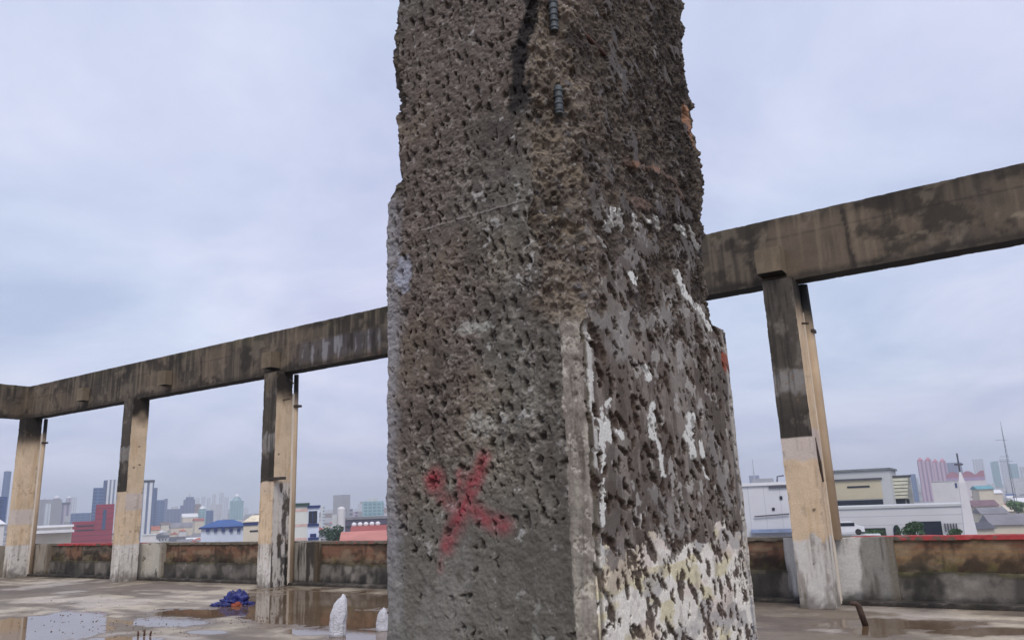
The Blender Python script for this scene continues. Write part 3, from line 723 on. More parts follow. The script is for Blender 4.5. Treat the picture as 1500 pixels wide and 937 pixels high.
# ---------------------------------------------------------------- roof deck
def build_floor():
    xs = np.concatenate([np.arange(-26.6, 5.0, .045), np.arange(5.0, 9.6, .4)]); ys = np.concatenate([np.arange(-8, 4.5, .5), np.arange(4.5, 12.68, .045)])
    X, Y = np.meshgrid(xs, ys); x, y = X.ravel(), Y.ravel(); z = np.zeros_like(x)
    g = fbm(x, y, z, .35, 5, 261); g2 = fbm(x, y, z, 1.6, 5, 262, .6); g3 = fbm(x, y, z, 6., 4, 263, .6)
    V = np.stack([x, y, np.zeros_like(x)], 1) - EYEP
    w = V @ FW; w = np.where(w < .3, .3, w)
    px, py = CX + FPX * (V @ RT) / w, CY - FPX * (V @ UP) / w
    vis = (V @ FW) > 3
    pud = np.full(x.shape, -1.0)
    for (cx, cy, rx, ry) in ((70, 922, 100, 22), (20, 925, 60, 22), (110, 906, 60, 12), (245, 911, 62, 7), (285, 898, 62, 7), (440, 886, 95, 22), (520, 880, 70, 14), (530, 907, 50, 15), (540, 930, 60, 10), (470, 903, 110, 14), (400, 900, 60, 10), (455, 925, 40, 6),
                             (350, 893, 40, 9), (1330, 914, 120, 8), (1285, 925, 40, 8), (1450, 925, 80, 7), (300, 925, 30, 3), (180, 935, 60, 3)):
        e = 1 - np.hypot((px - cx) / rx, (py - cy) / ry)
        pud = np.where(vis, np.maximum(pud, e), pud)
    pud = np.where(vis, pud, .6 * g - .1)
    wet = pud * 1.1 + .40 * g2 + .24 * g3 + .06
    damp = sm(-.9, .2, wet + .5 * g)
    c = mixc(np.tile(s(180, 168, 148), (len(x), 1)), s(118, 106, 90), sm(-.4, .45, g + .5 * g2))
    c = mixc(c, s(96, 84, 72), .8 * sm(.0, .45, fbm(x, y, z, (.5, 1.6, 1.), 5, 264) + .25 * g2))
    c = mixc(c, s(110, 98, 86), .6 * sm(.1, .4, fbm(x, y, z, (.9, 3.2, 1.), 5, 266, .6)))
    c = mixc(c, s(188, 178, 168), .55 * sm(.15, .5, fbm(x, y, z, .8, 5, 265, .6)))
    c = c * (1 + .12 * g3)[:, None]
    edge = sm(WY - 1.1, WY - .25, y + .2 * g2)
    c = mixc(c, s(78, 70, 62), .6 * edge * sm(-.5, .3, g2 + .2))
    c = mixc(c, s(100, 80, 60), .85 * sm(-.25, .15, wet))
    i = np.arange(len(x)).reshape(len(ys), len(xs))
    Q = np.stack([i[:-1, :-1].ravel(), i[:-1, 1:].ravel(), i[1:, 1:].ravel(), i[1:, :-1].ravel()], 1)
    m, nt, b = nmat('wet_concrete_floor')
    at = N(nt, 'ShaderNodeAttribute', attribute_name='Col'); wa = N(nt, 'ShaderNodeAttribute', attribute_name='wet')
    tc = N(nt, 'ShaderNodeTexCoord')
    n1 = N(nt, 'ShaderNodeTexNoise', i_Scale=9.0, i_Detail=8.0, i_Roughness=.7); nt.links.new(tc.outputs['Object'], n1.inputs['Vector'])
    gr = ramp(nt, n1.outputs[0], .25, (.72,) * 3, .75, (1.2,) * 3)
    nt.links.new(mixrgb(nt, at.outputs['Color'], gr, 1.0, 'MULTIPLY'), b.inputs['Base Color'])
    n3 = N(nt, 'ShaderNodeTexNoise', i_Scale=4.0, i_Detail=7.0, i_Roughness=.65); nt.links.new(tc.outputs['Object'], n3.inputs['Vector'])
    ma = N(nt, 'ShaderNodeMath', operation='MULTIPLY_ADD', i_1=.85); nt.links.new(n3.outputs[0], ma.inputs[0]); nt.links.new(wa.outputs['Fac'], ma.inputs[2])
    wr = ramp(nt, ma.outputs[0], 0.12, (.58,) * 3, .60, (.03,) * 3)
    e_ = wr.node.color_ramp.elements.new(.46); e_.color = (.34, .34, .34, 1)
    nt.links.new(wr, b.inputs['Roughness'])
    bs = ramp(nt, ma.outputs[0], .42, (.5,) * 3, .57, (.01,) * 3)
    bp = N(nt, 'ShaderNodeBump', i_Distance=.02); nt.links.new(bs, bp.inputs['Strength'])
    nt.links.new(n1.outputs[0], bp.inputs['Height']); nt.links.new(bp.outputs[0], b.inputs['Normal'])
    b.inputs['Specular IOR Level'].default_value = .5
    o = grid_mesh('roof_floor', np.stack([x, y, z], 1), Q, c, m, extra={'wet': wet}); tag(o, kind='structure')
    o2 = MB().box(-26.55, 9.5, -8, 12.67, -24.0, -.01).build('roof_slab', plain('slab_concrete', s(130, 124, 116)))
    tag(o2, kind='structure')
build_floor()

# ---------------------------------------------------------------- things lying on the deck
def gnd(px, py): r = ray(px, py); return EYEP + r * (-EYE / r[2])
def blob(name, c, rx, ry, rz, seed, mat, amp=.25, fold=5., parent=None, loc=None, seg=64, rings=34, zmin=0.0, prof=None):
    th = np.linspace(0, 2 * math.pi, seg, endpoint=False); ph = np.linspace(-.45, math.pi / 2, rings)
    T, Ph = np.meshgrid(th, ph); T, Ph = T.ravel(), Ph.ravel()
    x, y, z = np.cos(T) * np.cos(Ph), np.sin(T) * np.cos(Ph), np.sin(Ph)
    n = fbm(x, y, z, fold * .35, 4, seed, .6); rd = 1 - np.abs(fbm(x, y, z, fold * .6, 4, seed + 5, .6)) * 1.6
    r = 1 + amp * n + amp * .55 * rd
    P = np.stack([x * r * rx, y * r * ry, np.maximum(z * r * rz, zmin - .01)], 1)
    if prof is not None: P = prof(P)
    P = P + np.array(c)
    i = np.arange(len(T)).reshape(rings, seg); j = np.roll(i, -1, 1)
    Q = np.stack([i[:-1].ravel(), j[:-1].ravel(), j[1:].ravel(), i[1:].ravel()], 1)
    return grid_mesh(name, P, Q, None, mat, parent, loc)
g = gnd(346, 885); ang = math.atan2(RT[1], RT[0])
tarp_m = plain('blue_tarp', s(36, 44, 112), .4, .35, 6., bump=.4)
t = blob('tarp', (0, 0, 0), .25, .22, .20, 401, tarp_m, .42, 6., None, (g[0], g[1], .0)); t.rotation_euler = (0, 0, ang)
tag(t, 'crumpled blue plastic tarp heaped on the wet floor with an orange cloth', 'tarp')
blob('orange_cloth', (.07, -.19, 0), .08, .06, .05, 409, plain('orange_cloth', s(140, 66, 44), .7, .3, 9.), .4, 6., t)
blob('tarp_fold', (-.24, -.04, 0), .15, .13, .06, 411, tarp_m, .45, 6., t)
def sack(name, px0, px1, ytop, ybot, label, seed, lean):
    g = gnd((px0 + px1) / 2, ybot); D = np.linalg.norm((g - EYEP) @ FW); hgt = (ybot - ytop) / FPX * D * 1.02; wd = (px1 - px0) / FPX * D
    th = np.linspace(0, 2 * math.pi, 48, endpoint=False); zz = np.linspace(0, 1, 50)
    T, Z = np.meshgrid(th, zz); T, Z = T.ravel(), Z.ravel()
    wprof = np.interp(Z, [0, .05, .3, .6, .85, .95, 1], [.95, 1.05, 1.0, .95, .72, .45, .16])
    x, y = np.cos(T), np.sin(T)
    n = fbm(x + 3, y, Z * 1.0, (2.4, 2.4, 3.4), 6, seed, .72); f = 1 - np.abs(fbm(x + 3, y, Z, (2.6, 2.6, 1.0), 3, seed + 3)) * 1.8
    r = wprof * (1 + .22 * n + .10 * f)
    P = np.stack([x * r * wd / 2 + lean * Z ** 1.5 * wd * .35, y * r * wd * .36, Z * hgt * (1 + .05 * np.cos(T))], 1)
    i = np.arange(len(T)).reshape(50, 48); j = np.roll(i, -1, 1)
    Q = np.stack([i[:-1].ravel(), j[:-1].ravel(), j[1:].ravel(), i[1:].ravel()], 1)
    m = plain('white_woven_plastic', s(198, 198, 204), .45, .10, 6., bump=.8)
    o = grid_mesh(name, P, Q, None, m, None, (g[0], g[1], 0)); o.rotation_euler = (0, 0, ang)
    tag(o, label, 'sack'); return o
sack('plastic_sack', 482, 505, 876, 931, 'white plastic sack standing upright on the wet floor beyond the column', 421, .8)
sack('plastic_sack', 552, 568, 893, 923, 'white sack half hidden by the left edge of the hacked column', 431, .1)
g = gnd(1268, 916)
mb = MB(); a_ = RT * np.array([1, 1, 0]); a_ /= np.linalg.norm(a_)
mb.tube([(0, 0, 0), tuple(-a_ * .03 + np.array([0, 0, .13])), tuple(-a_ * .055 + np.array([0, 0, .235])), tuple(-a_ * .08 + np.array([0, 0, .255])), tuple(-a_ * .15 + np.array([0, 0, .262]))], [.036, .036, .036, .030, .024], 12)
p = mb.build('pipe_stub', plain('rusty_pipe', s(70, 52, 40), .75, .35, 12.), None, (g[0], g[1], 0), smooth=True)
tag(p, 'short bent rusty pipe sticking out of the floor at the foot of the nearest pillar', 'pipe')
for k, (px_, h_) in enumerate(((202, .06), (211, .085), (220, .065))):
    g = gnd(px_, 931)
    mb = MB(); mb.tube([(0, 0, -.01), (.006, 0, h_ * .6), (.014 * (k - 1), .004, h_)], .013, 8)
    tag(mb.build('starter_bar', M_RUST, None, (g[0], g[1], 0), smooth=True), ['left', 'middle and tallest', 'right'][k] + ' of three short rusty bars poking out of the wet floor', 'steel bar', 'rusty starter bars in the floor')
# loose grit
mb = MB()
for k in range(300):
    if k < 190:
        px_, py_ = random.gauss(150, 95), 865 + random.random() ** .7 * 70
    else:
        px_, py_ = random.gauss(370, 45), random.gauss(907, 7)
    if py_ < 858 or px_ > 560: continue
    g = gnd(px_, py_); r = random.uniform(.005, .015) * (1.6 if random.random() < .1 else 1)
    vs = []
    for a in range(5): vs.append((g[0] + r * math.cos(a * 1.256) * random.uniform(.6, 1.3), g[1] + r * math.sin(a * 1.256) * random.uniform(.6, 1.3), 0.0))
    vs.append((g[0] + r * .2, g[1], r * random.uniform(.6, 1.2)))
    mb.add(vs, [(0, 1, 5), (1, 2, 5), (2, 3, 5), (3, 4, 5), (4, 0, 5)])
tag(mb.build('grit', plain('grit', s(96, 84, 74), .9, .4, 20.)), 'grit and small concrete crumbs scattered over the wet floor', 'rubble', kind='stuff')

# ================================================================ THE CITY BEYOND
G = -24.0
CONC_ = s(150, 146, 142)
class Bld:
    def __init__(b, name, label, cat, x0, x1, ytop, dist, depth, mat, yaw=0.0, group=None, body=True):
        xc = (x0 + x1) / 2; pc = far(xc, ytop, dist)
        f = np.array([pc[0], pc[1], 0]); f /= np.linalg.norm(f)
        a = math.atan2(f[1], f[0]) - math.pi / 2 + math.radians(yaw)
        b.u = np.array([math.cos(a), math.sin(a), 0]); b.n = np.array([-math.sin(a), math.cos(a), 0]); b.a = a
        b.pc = np.array([pc[0], pc[1], G])
        b.x0, _ = b.loc(x0, ytop); b.x1, _ = b.loc(x1, ytop); b.h = pc[2] - G; b.depth = depth; b.dist = dist; b.pxm = dist / FPX
        mb = MB()
        if body: mb.box(b.x0, b.x1, 0, depth, 0, b.h)
        b.mb = mb; b.args = (name, mat, label, cat, group)
        b.o = None
    def loc(b, x, y):
        r = ray(x, y); t = ((b.pc - EYEP) @ b.n) / (r @ b.n); p = EYEP + r * t - b.pc
        return p @ b.u, p[2]
    def done(b):
        name, mat, label, cat, group = b.args
        b.o = b.mb.build(name, mat, None, tuple(b.pc), b.a); tag(b.o, label, cat, group); return b
    def rect(b, name, x0, x1, y0, y1, mat, proud=.15, th=.3, label=None):
        """a panel or window let into the front, given by its edges in the view"""
        xa, za = b.loc(x0, y1); xb, zb = b.loc(x1, y0)
        xa, _ = b.loc(x0, (y0 + y1) / 2); xb, _ = b.loc(x1, (y0 + y1) / 2)
        _, za = b.loc((x0 + x1) / 2, y1); _, zb = b.loc((x0 + x1) / 2, y0)
        o = MB().box(xa, xb, -proud, -proud + th, za, zb).build(name, mat, b.o)
        if label: o['label'] = label
        return o
    def cap(b, name, over, h, mat, z=None):
        z = b.h if z is None else z
        return MB().box(b.x0 - over, b.x1 + over, -over, b.depth + over, z + .02, z + h).build(name, mat, b.o)
    def roof(b, kind, h, mat, ov=.5, along='x', name='roof'):
        mb = MB()
        getattr(mb, kind)(b.x0, b.x1, 0, b.depth, b.h + .02, b.h + h, **({'along': along} if kind == 'gable' else {}), ov=ov)
        return mb.build(name, mat, b.o)
P_ = plain
WHITEW = P_('white_render', s(206, 204, 204), .7, .08, .12); CREAM = P_('cream_render', s(206, 196, 176), .7, .1, .1)
GLASSB = P_('blue_glass', s(46, 72, 112), .2, .15, .05); DGLASS = P_('dark_glass', s(36, 42, 56), .2, .2, .2)
GREYR = P_('grey_roof', s(126, 124, 130), .8, .2, .12); DGREY = P_('dark_grey_roof', s(82, 82, 92), .8, .2, .12)
REDR = P_('red_roof', s(152, 76, 70), .8, .16, .15); PINKR = P_('faded_red_roof', s(186, 122, 112), .8, .14, .15)
BLUER = P_('blue_roof', s(52, 86, 142), .7, .15, .15); NAVY = P_('navy_paint', s(24, 44, 104), .6, .12, .2)
WHITER = P_('white_metal_roof', s(218, 218, 220), .6, .07, .1); BEIGE = P_('beige_panel', s(192, 182, 156), .7, .08, .12)
CRIM = facade('crimson_render', s(142, 36, 62), s(112, 28, 52), 500, 3.6, 1., .22, .7); ORANG = P_('orange_tile_roof', s(170, 96, 70), .8, .2, .2)
LGREY = P_('light_grey_panel', s(188, 190, 190), .7, .08, .1); GREEN_D = P_('dark_green_paint', s(34, 66, 58), .7, .15, .2)

def tower(name, label, x0, x1, y, dist, depth, mat, yaw=0, crown=None, cat='tower', group=None):
    b = Bld(name, label, cat, x0, x1, y, dist, depth, mat, yaw, group).done()
    w = b.x1 - b.x0
    if crown == 'slab': b.cap('roof_slab', w * .04, w * .18, DGLASS)
    elif crown == 'box': MB().box(b.x0 + w * .3, b.x1 - w * .3, depth * .3, depth * .7, b.h + .05, b.h + w * .16).build('plant_room', LGREY, b.o)
    elif crown == 'spire':
        MB().box(b.x0 + w * .18, b.x1 - w * .12, depth * .2, depth * .8, b.h + .05, b.h + w * .22).build('upper_storey', mat, b.o)
        MB().lathe([(w * .05, b.h + w * .2), (w * .04, b.h + w * .45), (.2, b.h + w * .6)], 10, (b.x0 + b.x1) / 2, depth / 2).build('spire', LGREY, b.o)
    elif crown == 'dome':
        r = w * .42; MB().lathe([(r, b.h + .05)] + [(r * math.cos(a * math.pi / 16), b.h + .1 + r * .85 * math.sin(a * math.pi / 16)) for a in range(0, 8)] + [(r * .08, b.h + r * 1.0), (r * .05, b.h + r * 1.4)], 20, (b.x0 + b.x1) / 2, min(depth / 2, r)).build('dome', WHITER, b.o, smooth=True)
    elif crown == 'pyramid': MB().hip(b.x0, b.x1, 0, depth, b.h + .05, b.h + w * .5, .48).build('roof', mat, b.o)
    return b
F_blue = facade('facade_blue', s(70, 102, 146), s(38, 62, 104), 9, 4, .8, .6, .3); F_navy = facade('facade_navy', s(54, 78, 124), s(36, 54, 96), 5, 4, .6, .6, .3)
F_white = facade('facade_white_stripe', s(210, 212, 216), s(92, 104, 130), 4.6, 4, .45, 1., .5); F_pale = facade('facade_pale', s(196, 200, 204), s(120, 132, 150), 5, 3.4, .5, .5)
F_pink = facade('facade_pink', s(186, 158, 172), s(124, 94, 130), 6.2, 400, .42, 1.); F_lilac = facade('facade_lilac', s(170, 160, 176), s(92, 84, 116), 6, 3.4, .5, .6)
F_slate = facade('facade_slate', s(98, 110, 142), s(62, 74, 108), 6, 3.6, .6, .6); F_teal = facade('facade_teal', s(140, 172, 178), s(96, 130, 142), 5, 3.6, .7, .6, .3)
F_mall = facade('facade_stripe_lilac', s(168, 156, 172), s(92, 82, 110), 8, 40, .45, 1.)
F_grey = facade('facade_grey', s(150, 152, 160), s(92, 98, 114), 5, 3.4, .5, .5)
# --- far left, beyond the corner pillar
tower('office_tower', 'tall pale blue tower at the left edge of the view, left of the corner pillar', 6, 17, 690, 1500, 16, F_blue, 0, 'box')
tower('office_block', 'dark blue block below the tall pale tower at the left edge of the view', -14, 11, 727, 700, 20, F_navy)
b = Bld('white_hall', 'white curved roof hall just above the parapet at the left edge of the view', 'hall', -30, 7, 768, 300, 14, WHITEW).done()
b.roof('hip', 2.2, WHITER)
tower('apartment_tower', 'slim blue tower just right of the corner pillar', 49, 55, 729, 1700, 18, F_navy)
tower('apartment_tower', 'pinkish tower with a dark pointed crown right of the corner pillar', 59, 70, 733, 1800, 18, F_lilac, 0, 'spire')
tower('apartment_tower', 'pale cyan slab in front of the pinkish crowned tower', 66, 75, 737, 1500, 18, F_pale)
tower('domed_apartment_tower', 'left of the two dome topped lilac towers in the far skyline', 78, 88, 729, 2000, 20, F_lilac, 0, 'dome')
tower('domed_apartment_tower', 'right of the two dome topped lilac towers in the far skyline', 97, 105, 729, 2000, 20, F_lilac, 0, 'dome')
tower('apartment_block', 'striped lilac slab with a dark flat roof standing below the two dome topped towers', 80, 102, 739, 1700, 16, F_mall, 0, 'slab')
tower('apartment_tower', 'pale narrow tower right of the dome topped pair', 104, 113, 728, 2200, 20, F_pale)
tower('office_block', 'long low blue block between the domed towers and the blue glass tower', 104, 133, 751, 1500, 20, F_blue)
tower('glass_tower', 'blue glass tower above the crimson building', 137, 154, 714, 1100, 18, F_blue, 0)
tower('glass_tower', 'tall dark blue slab joined to the white striped slab beside the second pillar', 152, 159, 703, 1200, 18, F_navy)
tower('office_tower', 'white striped slab half hidden by the second pillar', 157.5, 176, 702, 1180, 18, F_white)
b = tower('crimson_building', 'crimson building with a tall right wing and a dark window strip', 141, 168, 738, 620, 16, CRIM, 0, None, 'building')
b.rect('window', 150, 155, 746, 775, GLASSB)
xa, _ = b.loc(106, 762); _, za = b.loc(125, 763)
MB().box(xa, b.x0 - .02, 1.0, 14, 0, za).build('low_wing', CRIM, b.o)
b.rect('window', 112, 138, 769, 770.5, DGLASS, -.6); b.rect('window', 112, 138, 775, 776.5, DGLASS, -.6)
b = Bld('long_hall', 'long low white hall with stepped white roofs left of the crimson building', 'hall', 45, 106, 772, 560, 20, CREAM).done()
b.cap('roof', .8, 1.2, WHITER)
xa, _ = b.loc(44, 780); xb, _ = b.loc(108, 780); _, z1 = b.loc(75, 780); _, z2 = b.loc(75, 776.5)
MB().box(xa, xb, -7, -.1, z1, z2).build('awning_roof', WHITER, b.o)
b.rect('window', 48, 104, 773.6, 775.6, P_('shade_band', s(150, 150, 156)))  # no real window: grey strip painted as the shade under the roof
# --- between the second and third pillars
b = tower('office_tower', 'white tower with vertical stripes and a dark flat cap right of the second pillar', 206, 226, 706, 800, 14, F_white, 0, 'slab')
tower('apartment_tower', 'narrow blue slab right of the white striped tower', 224, 231, 714, 1300, 14, F_navy)
tower('glass_tower', 'light blue glass tower behind the narrow blue slab', 229, 242, 732, 1500, 18, F_blue)
tower('apartment_tower', 'thin grey violet tower left of the long low block', 241, 246, 730, 1700, 18, F_slate)
tower('office_block', 'wide low slate block left of the stepped slate tower', 243, 268, 745, 1600, 20, F_slate, 0, 'box')
b = tower('office_tower', 'stepped slate blue tower with a short spire in the middle of the left skyline', 269, 286, 731, 1600, 20, F_slate, 0, 'spire')
xa, _ = b.loc(264, 740); _, za = b.loc(264, 740); MB().box(xa, b.x0 - .05, 2, 18, 0, za).build('lower_wing', F_slate, b.o)
for x0, x1, y, d, lb in ((287, 293, 729, 2600, 'first'), (295, 301, 727, 2700, 'second'), (303, 309, 729, 2600, 'third')):
    tower('apartment_tower', f'{lb} from the left of three hazy pale towers right of the stepped slate tower', x0, x1, y, d, 20, F_pale)
for x0, x1, y, d, lb in ((311, 317, 723, 2500, 'taller hazy pale twin tower, the left one'), (321, 328, 721, 2500, 'taller hazy pale twin tower, the right one'), (328, 335, 728, 2700, 'lower pale slab right of the taller hazy twin towers')):
    tower('apartment_tower', lb, x0, x1, y, d, 20, F_pale)
b = tower('round_tower', 'round grey teal tower with a white domed top left of the third pillar', 337, 357, 733, 1600, 30, F_teal, 0, None)
MB().lathe([(9, b.h), (7, b.h + 5), (4, b.h + 7)], 20, (b.x0 + b.x1) / 2, 10).build('crown', F_teal, b.o)
MB().lathe([(4.2, b.h + 7)] + [(4.2 * math.cos(a * math.pi / 14), b.h + 8.5 + 4.6 * math.sin(a * math.pi / 14)) for a in range(7)], 20, (b.x0 + b.x1) / 2, 10).build('dome', WHITER, b.o, smooth=True)
b = tower('domed_hall', 'small pale block with a white dome below the hazy towers', 291, 302, 745, 1300, 14, F_teal, 0, 'dome', 'hall')
tower('office_block', 'low teal glass block right of the white domed hall', 302, 313, 747, 1400, 16, F_blue)
b = Bld('warehouse', 'long white warehouse with a blue roof and small blue awnings left of the third pillar', 'warehouse', 295, 364, 771, 330, 16, P_('pale_blue_white', s(198, 206, 222), .7, .06, .1)).done()
b.roof('hip', 2.6, BLUER, .9); b.cap('eave', 1.0, .5, NAVY, b.h - .55)
for k in range(6):
    x = 302 + k * 11.3; b.rect('awning', x, x + 5, 773.5, 778, NAVY, .9, .9)
b = Bld('cream_house', 'cream house with a pale gabled roof against the left edge of the third pillar', 'house', 357, 392, 764, 300, 12, CREAM).done()
b.roof('hip', 2.4, P_('cream_roof', s(218, 206, 180))); b.rect('shade_band', 356, 378, 763.6, 769, NAVY, .3); b.rect('window', 366, 378, 776, 778.5, DGLASS)
for x0, x1, y, d, m, lb in ((212, 234, 776, 980, ORANG, 'low house with a faded orange roof right of the second pillar'), (286, 299, 762, 1000, REDR, 'house with a small red gable roof at the left end of the blue roofed warehouse'),
                            (251, 283, 772, 1090, GREYR, 'wide grey roofed house in the middle of the low roofs left of the third pillar'), (268, 290, 757, 1300, WHITER, 'white roofed hall below the stepped slate tower'), (236, 250, 768, 1300, P_('brown_roof', s(112, 92, 92)), 'brown roofed house with a dark side right of the orange roof')):
    b = Bld('low_house', lb, 'house', x0, x1, y, d, 20, CREAM, 8).done(); b.roof('gable', min(6, (x1 - x0) * d / FPX * .22), m, .8)
b = Bld('white_box_building', 'small plain white flat box building above the parapet right of the second pillar', 'building', 209, 229, 784, 200, 6, WHITEW).done(); b.cap('roof', .1, .25, LGREY)
# --- right of the third pillar
b = Bld('white_blue_building', 'white building with pink bands and a dark green flat cap right of the third pillar', 'building', 430, 451, 741, 240, 10, P_('ivory_render', s(206, 208, 202), .7, .06, .2)).done()
b.cap('roof_slab', .5, .9, GREEN_D)
PB = P_('pink_band', s(208, 176, 168)); b.rect('band', 431, 451, 745, 749, PB, .06); b.rect('band', 431, 451, 767, 771, PB, .06); b.rect('band', 431, 451, 787, 791, PB, .06)
xb, _ = b.loc(467.5, 760); _, z1 = b.loc(460, 743.5)
MB().box(b.x1 + .01, xb, -.6, 9, 0, z1).build('side_wing', P_('bluish_white', s(204, 212, 230), .7, .05, .2), b.o)
MB().box(b.x1 - .1, xb + .3, -1.0, 9.3, z1 + .01, z1 + .75).build('wing_roof', NAVY, b.o)
w = b.rect('window', 452, 464.5, 748, 766, DGLASS, .75); b.rect('sill', 450.5, 467, 766.3, 770, NAVY, 1.0, .6); b.rect('window', 454, 463, 781, 786, NAVY, .9); b.rect('sill', 451, 467, 786.5, 790, NAVY, 1.0, .6)
xc0, _ = b.loc(458, 757); _, zc0 = b.loc(458, 766); _, zc1 = b.loc(458, 748)
MB().box(xc0 - .12, xc0 + .12, -.85, -.76, zc0, zc1).build('mullion', NAVY, w)
b = Bld('white_silo', 'white round topped silo behind the dark green tree', 'silo', 494, 506, 745, 360, 5, WHITEW, body=False)
w_ = b.x1 - b.x0; b.mb.lathe([(w_ / 2, 0), (w_ / 2, b.h), (w_ * .42, b.h + w_ * .14), (w_ * .2, b.h + w_ * .26), (.1, b.h + w_ * .3)], 24, 0, w_ / 2); b.done()
MB().box(-w_ * 1.1, -w_ * .52, 1, 5, 0, b.h - 2.4).build('lift_shaft', LGREY, b.o)
tower('glass_office', 'blue grey glass block at the left edge of the hacked column, above the viaduct', 531, 562, 734, 900, 22, F_teal, 0, 'box', 'office')
b = Bld('viaduct', 'long grey elevated roof running behind the red roofs left of the column', 'viaduct', 503, 600, 759, 420, 8, P_('viaduct_side', s(80, 76, 96), .8, .12, .2)).done(); b.cap('deck', .6, 1.3, GREYR, b.h - .1)
b.rect('shade_band', 504, 590, 768, 771, DGLASS, .2)
b = Bld('market_hall', 'red roofed market hall with a row of white roof vents left of the column', 'hall', 515, 590, 779, 260, 18, PINKR).done(); b.roof('gable', 2.1, REDR, .5)
for k in range(5):
    xx, zz = b.loc(517.5 + k * 9, 777); MB().lathe([(.5, b.h + 1.6), (.75, b.h + 2.2), (.85, b.h + 2.7), (.5, b.h + 3.1), (.1, b.h + 3.25)], 14, xx, 9).build('vent', WHITER, b.o, smooth=True)
b = Bld('shed', 'shed with a wide faded red sheet roof just above the parapet beside the column', 'shed', 500, 600, 792, 150, 16, PINKR).done(); b.roof('gable', 1.7, PINKR, .4)
tower('apartment_block', 'brown grey block right of the white silo', 507, 517, 745, 700, 14, F_grey)
tower('apartment_block', 'tan and grey block left of the glass office', 517, 524, 749, 900, 14, F_lilac)
tower('office_block', 'small pale block between the white blue building and the silo', 470, 476, 740, 900, 14, F_pale)
# --- right of the hacked column
b = Bld('white_factory', 'plain white windowless factory wall between the column and the nearest pillar', 'factory', 1020, 1168, 712, 130, 20, facade('factory_white', s(206, 206, 210), s(184, 184, 190), 2.4, 500, .05, 1., .7)).done()
b.cap('roof', .3, .5, WHITER)
mb = MB(); xa, za = b.loc(1105, 756); xb, zb = b.loc(1156, 752); mb.tube([(xa, -.3, za), (xb, -.3, zb)], .10, 6); mb.build('cable_tray', DGREY, b.o)
b.rect('window', 1142, 1146, 726, 731, DGLASS); b.rect('window', 1131, 1135, 743, 747, DGLASS); b.rect('vent', 1126, 1153, 711, 714, DGREY, .3)
b.rect('awning', 1100, 1168, 774, 779, P_('blue_grey_awning', s(132, 146, 176)), 1.4, 1.2)
MB().tube([(b.loc(1138, 700)[0], 3, b.h), (b.loc(1140, 700)[0], 3, b.h + 1.4), (b.loc(1150, 700)[0], 3, b.h + 1.5)], .12, 6).build('vent_pipe', DGREY, b.o)
BG = Bld('modern_building', 'beige and grey flat roofed building with a window band right of the nearest pillar', 'building', 1214, 1302, 690, 135, 14, LGREY, -6).done()
BG.cap('roof', .25, .35, P_('grey_fascia', s(120, 124, 128)))
pn = BG.rect('facade_panel', 1222, 1292, 703, 731, BEIGE, .05, .2); BG.rect('shade_line', 1221, 1292, 700.5, 703, DGREY, .3, .3)
BG.rect('window', 1241, 1274, 711.2, 713.8, DGLASS, .12); BG.rect('window', 1227, 1294, 732, 741, DGLASS, .12)
BG.rect('planter', 1227, 1294, 741.2, 746, P_('planter_green', s(58, 78, 50)), .5, .5)
b = Bld('louvred_block', 'small block with horizontal cream louvres joined to the beige modern building', 'building', 1305, 1333, 698, 140, 8, P_('louvre_grey', s(150, 152, 150))).done(); b.cap('roof', .15, .25, DGREY)
for k in range(6): b.rect('louvre', 1307.5, 1330, 700 + k * 5.1, 704 + k * 5.1, P_('louvre_cream', s(206, 204, 186)), .5, .35)
b.rect('window', 1312, 1326, 730.5, 739, DGLASS, .12); b.rect('window', 1329, 1332.5, 730.5, 739, DGLASS, .12)
b = Bld('boundary_building', 'long low white wall building with an arched opening behind the trees on the right', 'building', 1170, 1419, 744, 112, 10, facade('wall_white', s(202, 202, 204), s(178, 178, 184), 500, 1.1, 1., .10, .7)).done()
b.cap('roof', .15, .3, LGREY)
b.rect('entrance', 1346, 1380, 763, 784, DGLASS, .1); b.rect('opening', 1256, 1298, 773, 786, P_('dark_opening', s(40, 54, 48)), .1)
xx, za = b.loc(1315, 785); _, zb = b.loc(1315, 776); r_ = 4 * b.pxm
mb = MB(); pr = [(xx - r_, 0, za), (xx + r_, 0, za), (xx + r_, 0, zb)] + [(xx + r_ * math.cos(a * math.pi / 8), 0, zb + r_ * 1.6 * math.sin(a * math.pi / 8)) for a in range(1, 8)] + [(xx - r_, 0, zb)]
mb.add([(p[0], -.12, p[2]) for p in pr] + [(p[0], .1, p[2]) for p in pr], [tuple(range(len(pr))), tuple(range(2 * len(pr) - 1, len(pr) - 1, -1))] + [(i, (i + 1) % len(pr), len(pr) + (i + 1) % len(pr), len(pr) + i) for i in range(len(pr))])
mb.build('arched_opening', DGLASS, b.o)
for k in range(5): b.rect('column', 1384 + k * 4.2, 1385.6 + k * 4.2, 766, 778, DGREY, .2, .2)
